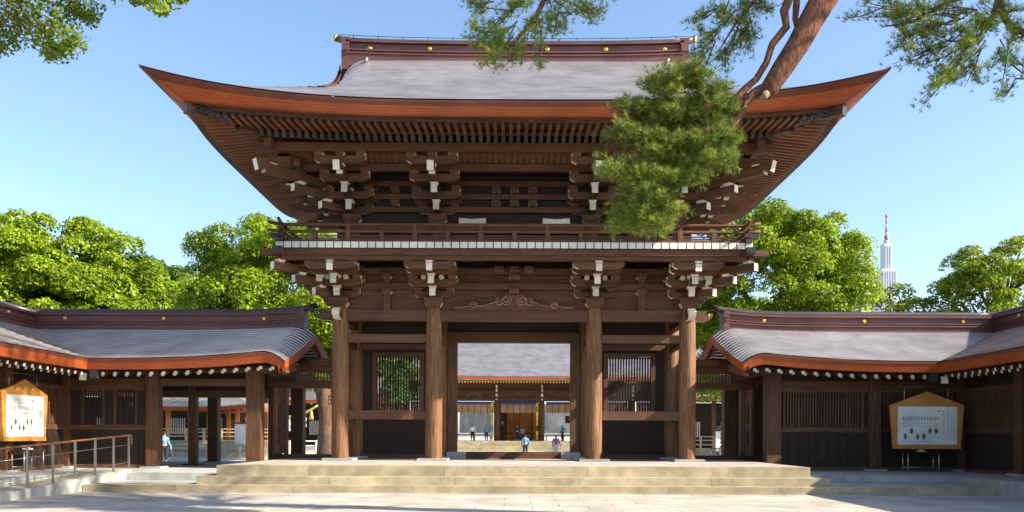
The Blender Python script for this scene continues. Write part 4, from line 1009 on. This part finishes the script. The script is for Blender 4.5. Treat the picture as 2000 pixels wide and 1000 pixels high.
# ---------------------------------------------------------------- leafy boughs hanging in from the left
def PXY(px, py, Y): return np.array([(px-1003)/1624*Y, Y, 1.53+(852-py)/1624*Y])
lt = thing('leafy_tree', (-16.5, 15, 0), 'fresh green leafy boughs of a near tree hanging in above the left gallery', 'tree')
MB().tube([(-16.5, 15, -.2), (-16.3, 15, 5), (-15.5, 15.3, 9), (-14, 15.8, 12)], [.5, .42, .32, .2], 12).obj('trunk', 'bark', lt)
C, Rr = [], []
for px, py, r in ((-20, 20, .55), (15, 50, .4), (40, 15, .5), (55, 60, .45), (85, 35, .45), (100, 75, .42), (120, 100, .28), (140, 80, .3), (135, 25, .42), (165, 15, .33), (170, 40, .22), (95, 105, .25), (10, 85, .3), (-5, 100, .2), (30, -20, .5), (110, -20, .5),
                  (270, -8, .25), (300, 5, .27), (330, -4, .27), (310, 22, .16), (350, -6, .17), (262, 5, .12), (200, -40, .5), (290, -45, .4)):
    C.append(PXY(px, py, 16+.5*NR_.randn()*.6)); Rr.append(r)
C = np.array(C); Rr = np.array(Rr)
for i in range(len(C)):
    e = Vector(C[i]); s0 = Vector((-13.2, 15.8, 11.3)) if C[i][0] < -8.2 else Vector((-9.2, 16, 11.2))
    MB().tube([s0, s0.lerp(e, .5)+Vector((0, 0, .12)), e], [.05, .03, .008], 6).obj('branch', 'bark', lt)
MB().tube([(-14, 15.8, 12), (-13.2, 15.8, 11.3), (-9.2, 16, 11.2), (-7, 16, 10.9)], [.16, .11, .07, .03], 8).obj('limb', 'bark', lt)
Ps = []; Ns = []
for c, r in zip(C, Rr):
    n = int(620*r**1.3) + 40; d = unit(NR_.normal(size=(n, 3))); Ps.append(c + d*(r*(.35+.7*NR_.rand(n)))[:, None]*np.array([1, 1, .8])); Ns.append(unit(d*.5+NR_.normal(size=(n, 3))*.6+np.array([0, -.2, .5])))
V, F = leaves(np.concatenate(Ps), np.concatenate(Ns), .052); place('foliage', fast_mesh('foliage', V, F, ['leaf_near']), lt, Matrix.Identity(4))['kind'] = 'stuff'
# ---------------------------------------------------------------- the old pine whose limb hangs before the roof
pine = thing('pine_tree', (12.2, 13, 0), 'old red-barked pine whose drooping limb and needle tufts hang before the big roof', 'pine tree')
PY = 14.0
def pxl(L, Y=PY): return [tuple(PXY(a, b, Y+(c if len(x) > 2 else 0))) for x in L for a, b, c in [(x + (0,))[:3]]]
MB().tube([(12.2, 13, -.2), (12.0, 13, 4), (12.3, 13, 9), (11.6, 13, 13), (11.2, 13.2, 16.5)], [.55, .45, .38, .27, .1], 14).obj('trunk', 'pine_bark', pine)
lp = pxl([(1490, 186), (1502, 168), (1528, 128), (1556, 85), (1580, 40), (1612, -15), (1650, -70)])
main = MB().tube(lp + [(7.4, 13.8, 10.6), (10.2, 13.4, 11.4), (12.1, 13, 11.0)], [.10, .155, .18, .19, .205, .23, .25, .27, .3, .3], 14).obj('limb', 'pine_bark', pine)
e0, e1 = PXY(1493, 182, 13.93), PXY(1488, 190, 13.80); MB().tube([e0, e1], [.07, .055], 12).obj('cut_end', 'cut_wood', main)
MB().tube(pxl([(1548, -30), (1528, 20), (1533, 50), (1505, 85), (1494, 120), (1475, 152), (1452, 172), (1430, 195), (1390, 225), (1345, 232)]), [.07, .075, .065, .06, .055, .055, .06, .05, .04, .02], 8).obj('branch', 'pine_bark', pine)
MB().tube(pxl([(1500, 165), (1470, 180), (1455, 200), (1420, 260), (1360, 300), (1320, 320)]), [.09, .08, .06, .05, .035, .015], 8).obj('branch', 'pine_bark', pine)
MB().tube(pxl([(1556, -40), (1552, 10), (1550, 35), (1555, 70)]), [.05, .06, .05, .02], 8).obj('branch', 'pine_bark', pine)
segs = {'a': [], 'b': [], 'c': []}
def pad(px, py, rx, ry, n, root, key, Y=PY, nt_=22, dense=1.0):
    root = PXY(root[0], root[1], Y); ctr = PXY(px, py, Y); sc = Y/1624
    for _ in range(n):
        d = unit(NR_.normal(size=3)); k = NR_.rand()**.4*(1.32 if NR_.rand() < .25 else 1.0)
        e = ctr + np.array([d[0]*rx*sc*k, d[1]*.55*k, d[2]*ry*sc*k]); s0 = root + (ctr-root)*(.45+.5*NR_.rand()); mid = s0*.5+e*.5 + np.array([0, 0, -.04])
        twigs.tube([s0, mid, e], [.014, .010, .004], 4, 0, False)
        for j in range(nt_):
            f = .35+.65*NR_.rand(); p = (1-f)**2*s0 + 2*f*(1-f)*mid + f*f*e + NR_.normal(size=3)*np.array([.075, .09, .04])*dense
            segs[key].append((p, unit(unit(e-s0)*.7 + np.array([0, -.15, .75]) + NR_.normal(size=3)*.35)))
twigs = MB()
for a in ((1265, 158, 48, 16, 10), (1330, 150, 50, 20, 11), (1385, 175, 55, 22, 12), (1290, 195, 85, 20, 18), (1400, 215, 48, 20, 12), (1225, 222, 55, 17, 12), (1330, 232, 80, 20, 16)):
    pad(*a, (1425, 205), 'a', PY, 26)
for a in ((1195, 262, 32, 15, 7), (1250, 270, 60, 17, 13), (1330, 285, 75, 20, 16), (1405, 272, 42, 22, 11), (1415, 310, 32, 15, 8), (1365, 322, 60, 16, 12), (1270, 312, 55, 15, 10)):
    pad(*a, (1410, 250), 'a', PY-.15, 26)
for a in ((1185, 340, 30, 15, 7), (1225, 348, 55, 18, 12), (1290, 352, 48, 17, 10), (1340, 362, 28, 12, 5), (1250, 378, 45, 14, 9)):
    pad(*a, (1340, 315), 'a', PY-.1, 26)
for a in ((1225, 408, 34, 14, 8), (1275, 402, 42, 15, 9), (1310, 425, 26, 13, 6), (1240, 436, 46, 14, 11), (1275, 448, 30, 10, 6), (1205, 440, 22, 10, 4)):
    pad(*a, (1290, 360), 'a', PY, 26)
MB().tube(pxl([(1320, 320), (1290, 350), (1265, 390), (1250, 430)]), [.03, .025, .018, .008], 6).obj('branch', 'pine_bark', pine)
MB().tube(pxl([(1410, 240), (1350, 262), (1290, 268), (1230, 262)]), [.04, .03, .02, .008], 6).obj('branch', 'pine_bark', pine)
for a in ((930, 10, 40, 20, 6), (985, 25, 70, 26, 10), (925, 70, 35, 18, 6), (965, 90, 45, 25, 9), (1000, 120, 45, 16, 6), (1040, 60, 60, 30, 8), (1100, 40, 60, 26, 8), (1160, 28, 34, 24, 6), (1050, 110, 28, 16, 3), (1080, 0, 90, 14, 8), (960, 128, 26, 14, 4)):
    pad(*a, (1060, -20), 'b', 15.0, 17)
MB().tube([tuple(PXY(*q, 15)) for q in ((1180, -160), (1110, -50), (1060, 0), (1040, 40), (1010, 75), (985, 100))], [.09, .07, .05, .04, .025, .01], 7).obj('branch', 'pine_bark', pine)
MB().tube([tuple(PXY(*q, 15)) for q in ((1110, -50), (1130, 0), (1145, 15), (1165, 30))], [.04, .025, .018, .006], 6).obj('branch', 'pine_bark', pine)
MB().tube([tuple(PXY(1180, -160, 15)), (4.5, 14.6, 11.6), (8.5, 13.8, 12), (11.9, 13, 11.8)], [.09, .13, .17, .2], 8).obj('limb', 'pine_bark', pine)
for a in ((1375, 25, 45, 40, 8), (1420, 50, 50, 50, 9), (1370, 85, 32, 35, 6), (1440, 90, 36, 40, 7), (1480, 15, 50, 18, 6), (1400, 115, 30, 22, 4), (1345, 140, 24, 35, 5)):
    pad(*a, (1490, -40), 'b', 14.6, 17)
MB().tube([tuple(PXY(*q, 14.6)) for q in ((1600, -130), (1530, -60), (1470, 0), (1430, 50), (1400, 100))], [.08, .06, .035, .02, .008], 6).obj('branch', 'pine_bark', pine)
for a in ((1690, 10, 45, 22, 7), (1745, 25, 50, 30, 9), (1800, 45, 55, 40, 10), (1760, 70, 30, 25, 5), (1790, 105, 55, 28, 9), (1850, 90, 55, 40, 10), (1900, 50, 60, 45, 11), (1835, 140, 60, 24, 8), (1890, 140, 50, 28, 8), (1810, 185, 34, 16, 4), (1950, 20, 50, 30, 8), (1985, 75, 40, 40, 7), (1985, 165, 30, 28, 6), (1950, 120, 34, 24, 5), (1860, 10, 60, 20, 7)):
    pad(*a, (1950, 20), 'b', 14.2, 17)
for L, rr in ((((2080, 40), (2000, 60), (1970, 50), (1955, 20), (1948, -20)), [.07, .06, .06, .05, .06]), (((1948, -10), (1930, 45), (1890, 85), (1850, 125), (1815, 165)), [.05, .04, .03, .02, .008]), (((1948, -30), (1850, 0), (1780, 40), (1720, 50)), [.05, .04, .025, .008])):
    MB().tube([tuple(PXY(*q, 14.2)) for q in L], rr, 7).obj('branch', 'pine_bark', pine)
MB().tube([tuple(PXY(2080, 40, 14.2)), (11, 13.6, 9.3), (12.2, 13, 9.0)], [.09, .12, .16], 8).obj('limb', 'pine_bark', pine)
MB().tube([tuple(PXY(1948, -30, 14.2)), (9.3, 13.8, 10.3), (12.1, 13, 10.2)], [.07, .11, .16], 8).obj('limb', 'pine_bark', pine)
rc = np.random.RandomState(3)      # the high crown above the frame, whose shade dapples the court
ct = []
for q_ in range(300):
    d = unit(rc.normal(size=3)); k = rc.rand()**.35; ct.append((np.array([10.8, 13.5, 15.6]) + d*np.array([4.6, 5.0, 3.3])*k) if q_ < 170 else (np.array([8.6, 17.8, 17.6]) + d*np.array([4.2, 2.6, 2.2])*k))
for c in ct[:60]:
    s0 = np.array([11.8, 13, 12.5]); MB().tube([s0, s0*.5+c*.5, c], [.12, .07, .015], 5).obj('limb', 'pine_bark', pine)
for c in ct:
    for _ in range(20): segs['c'].append((c + rc.normal(size=3)*np.array([.38, .38, .16]), unit(np.array([0, 0, .8]) + rc.normal(size=3)*.5)))
stuff(twigs.obj('twigs', 'pine_bark', pine))
for key, mt, ln, nn in (('a', ['needle', 'needle_young'], .125, 17), ('b', ['needle', 'needle_young'], .115, 14), ('c', ['needle', 'needle_young'], .2, 12)):
    P = np.repeat(np.array([s[0] for s in segs[key]]), nn, 0); D = np.repeat(np.array([s[1] for s in segs[key]]), nn, 0)
    n = len(P); d = unit(D + NR_.normal(size=(n, 3))*.62); s = unit(np.cross(d, NR_.normal(size=(n, 3))))*dict(a=.0042, b=.004, c=.010)[key]; L = ln*(.7+.5*NR_.rand(n))[:, None]
    V = np.stack([P-s, P+s, P+d*L], 1).reshape(-1, 3)
    young = np.repeat(NR_.rand(n//nn) < (.38 if key == 'a' else .12), nn)
    place('needles', fast_mesh('needles', V, np.arange(3*n).reshape(n, 3), mt, young), pine, Matrix.Identity(4))['kind'] = 'stuff'
# ================================================================ people
def chain_mesh(name, pts, edges, rads, matn, parent, T, sub=1):
    me = bpy.data.meshes.new(name); me.from_pydata([tuple(p) for p in pts], edges, []); me.materials.append(MATS[matn])
    o = place(name, me, parent, T); sk = o.modifiers.new('skin', 'SKIN'); sk.use_smooth_shade = True
    for i, v in enumerate(me.skin_vertices[0].data): v.radius = (rads[i], rads[i]); v.use_root = (i == 0)
    if sub: s = o.modifiers.new('sub', 'SUBSURF'); s.levels = sub; s.render_levels = sub
    return o
def person(x, y, z, yaw, h, top, legs, label, bow=0.0, hair='hair', skirt=False, arm=.12, pack=None, cap=None):
    k = h/1.7; p = thing('person', (x, y, z), label, 'person'); T = Matrix.Translation((x, y, z)) @ Matrix.Rotation(yaw, 4, 'Z') @ Matrix.Scale(k, 4)
    B = lambda q: (q[0], q[1] + (q[2]-.95)*-math.sin(bow)*(q[2] > .95), .95+(q[2]-.95)*math.cos(bow) if q[2] > .95 else q[2])
    pts = [(0, 0, .95), (0, 0, 1.2), (0, .01, 1.40), (0, 0, 1.47), (0, -.01, 1.55), (0, -.015, 1.64)]
    ed = [(i, i+1) for i in range(5)]; rd = [.13, .12, .13, .055, .085, .075]
    for s in (-1, 1):
        b = len(pts); pts += [(s*.10, 0, .90), (s*.11, -.01, .5), (s*.11, .02, .08), (s*.12, -.12, .04)]; ed += [(0, b), (b, b+1), (b+1, b+2), (b+2, b+3)]; rd += [.10, .07, .05, .042]
        b = len(pts); pts += [(s*.19, .0, 1.38), (s*.25, .03, 1.12), (s*(.25+arm*.3), -.10-arm, .90), (s*(.25+arm*.3), -.13-arm, .80)]; ed += [(2, b), (b, b+1), (b+1, b+2), (b+2, b+3)]; rd += [.062, .045, .036, .034]
        hb = b+3
        for f in range(5):
            c = len(pts); a = (f-1.5)*.016; th = f == 4
            pts += [(s*(.25+arm*.3) + (-.035*s if th else .004), -.13-arm+(.0 if th else a), .765 if th else .745), (s*(.25+arm*.3) + (-.045*s if th else -.006*s), -.135-arm+(.0 if th else a), .74 if th else .70-.008*(f == 1)-.004*(f == 2))]
            ed += [(hb, c), (c, c+1)]; rd += [.009, .008]
    bp = [B(q) for q in pts]
    body = chain_mesh('body', bp, ed, rd, 'skin', p, T)
    tp = [B(q) for q in [(0, 0, .93), (0, 0, 1.2), (0, .01, 1.40), (0, 0, 1.455)]]; te = [(0, 1), (1, 2), (2, 3)]; tr_ = [.155, .14, .15, .07]
    for s in (-1, 1):
        b = len(tp); tp += [B(q) for q in [(s*.19, .0, 1.38), (s*.25, .03, 1.12), (s*(.25+arm*.3), -.10-arm, .92)]]; te += [(2, b), (b, b+1), (b+1, b+2)]; tr_ += [.085, .065, .052]
    chain_mesh('shirt', tp, te, tr_, top, p, T)
    lp_ = [(0, 0, .96)]; le = []; lr = [.15]
    for s in (-1, 1):
        b = len(lp_); lp_ += [(s*.10, 0, .88), (s*.11, -.01, .5), (s*.11, .02, .12)]; le += [(0, b), (b, b+1), (b+1, b+2)]; lr += [.125, .092, .072]
    chain_mesh('trousers', lp_, le, lr, legs, p, T)
    hp_ = B((0, .015, 1.655)); mb = MB()
    rows = []
    for i in range(7):
        t = math.pi*i/6*.62; rows.append([(hp_[0]+.098*math.sin(t)*math.cos(q), hp_[1]+.01+.112*math.sin(t)*math.sin(q), hp_[2]-.045+.115*math.cos(t)) for q in np.linspace(0, 2*math.pi, 13)])
    mb.grid(rows, 0, True, True); place('hair', mb.mesh('hair', [hair]), p, T)
    fc = B((0, -.09, 1.60))
    fm = MB().tube([(fc[0], fc[1]+.02, fc[2]+.02), (fc[0], fc[1]-.025, fc[2]-.015)], [.008, .016], 6)
    place('nose', fm.mesh('nose', ['skin']), p, T)
    for s in (-1, 1):
        place('eye', MB().tube([(fc[0]+s*.032, fc[1]+.012, fc[2]+.03), (fc[0]+s*.032, fc[1]+.002, fc[2]+.03)], .010, 6).mesh('eye', ['ink']), p, T)
        place('shoe', MB().box(s*.115-.045, s*.115+.045, -.20, .06, 0, .075).mesh('shoe', ['cloth_black']), p, T)
    if pack: place('backpack', MB().box(-.15, .15, .13, .28, 1.02, 1.42).mesh('backpack', [pack]), p, T)
    return p
PP = lambda px, Y: ((px-1003)/1624*Y, Y)
person(*PP(1026, 62), 0.0, math.pi, 1.66, 'cloth_blue', 'cloth_navy', 'person in blue top and navy trousers bowing in the court before the hall steps', bow=.35)
person(*PP(1086, 59), 0.0, 0.15, 1.62, 'cloth_purple', 'cloth_white', 'person in purple checked shirt and white trousers walking towards the gate', hair='cloth_brown', arm=.2)
person(*PP(1098, 88.3), 1.03, -1.2, 1.68, 'cloth_teal', 'cloth_black', 'person in long teal jacket standing on the hall veranda by the white curtain', pack='cloth_teal')
person(*PP(1010, 88.0), 1.03, math.pi, 1.72, 'cloth_black', 'cloth_black', 'person in dark suit standing before the offertory box of the hall')
person(*PP(1020, 88.8), 1.03, math.pi, 1.45, 'cloth_grey', 'cloth_navy', 'shorter person in grey top beside the dark-suited person')
person(*PP(923, 88), 1.03, math.pi, 1.68, 'cloth_white', 'cloth_black', 'person in white top and black trousers on the hall veranda', hair='cloth_brown')
person(*PP(950, 88.4), 1.03, math.pi, 1.66, 'cloth_blue', 'cloth_navy', 'person in light blue shirt on the hall veranda beside the yellow cord')
person(*PP(321, 46), 0.0, .8, 1.66, 'cloth_blue', 'cloth_black', 'person in blue jacket half hidden behind the gallery post')
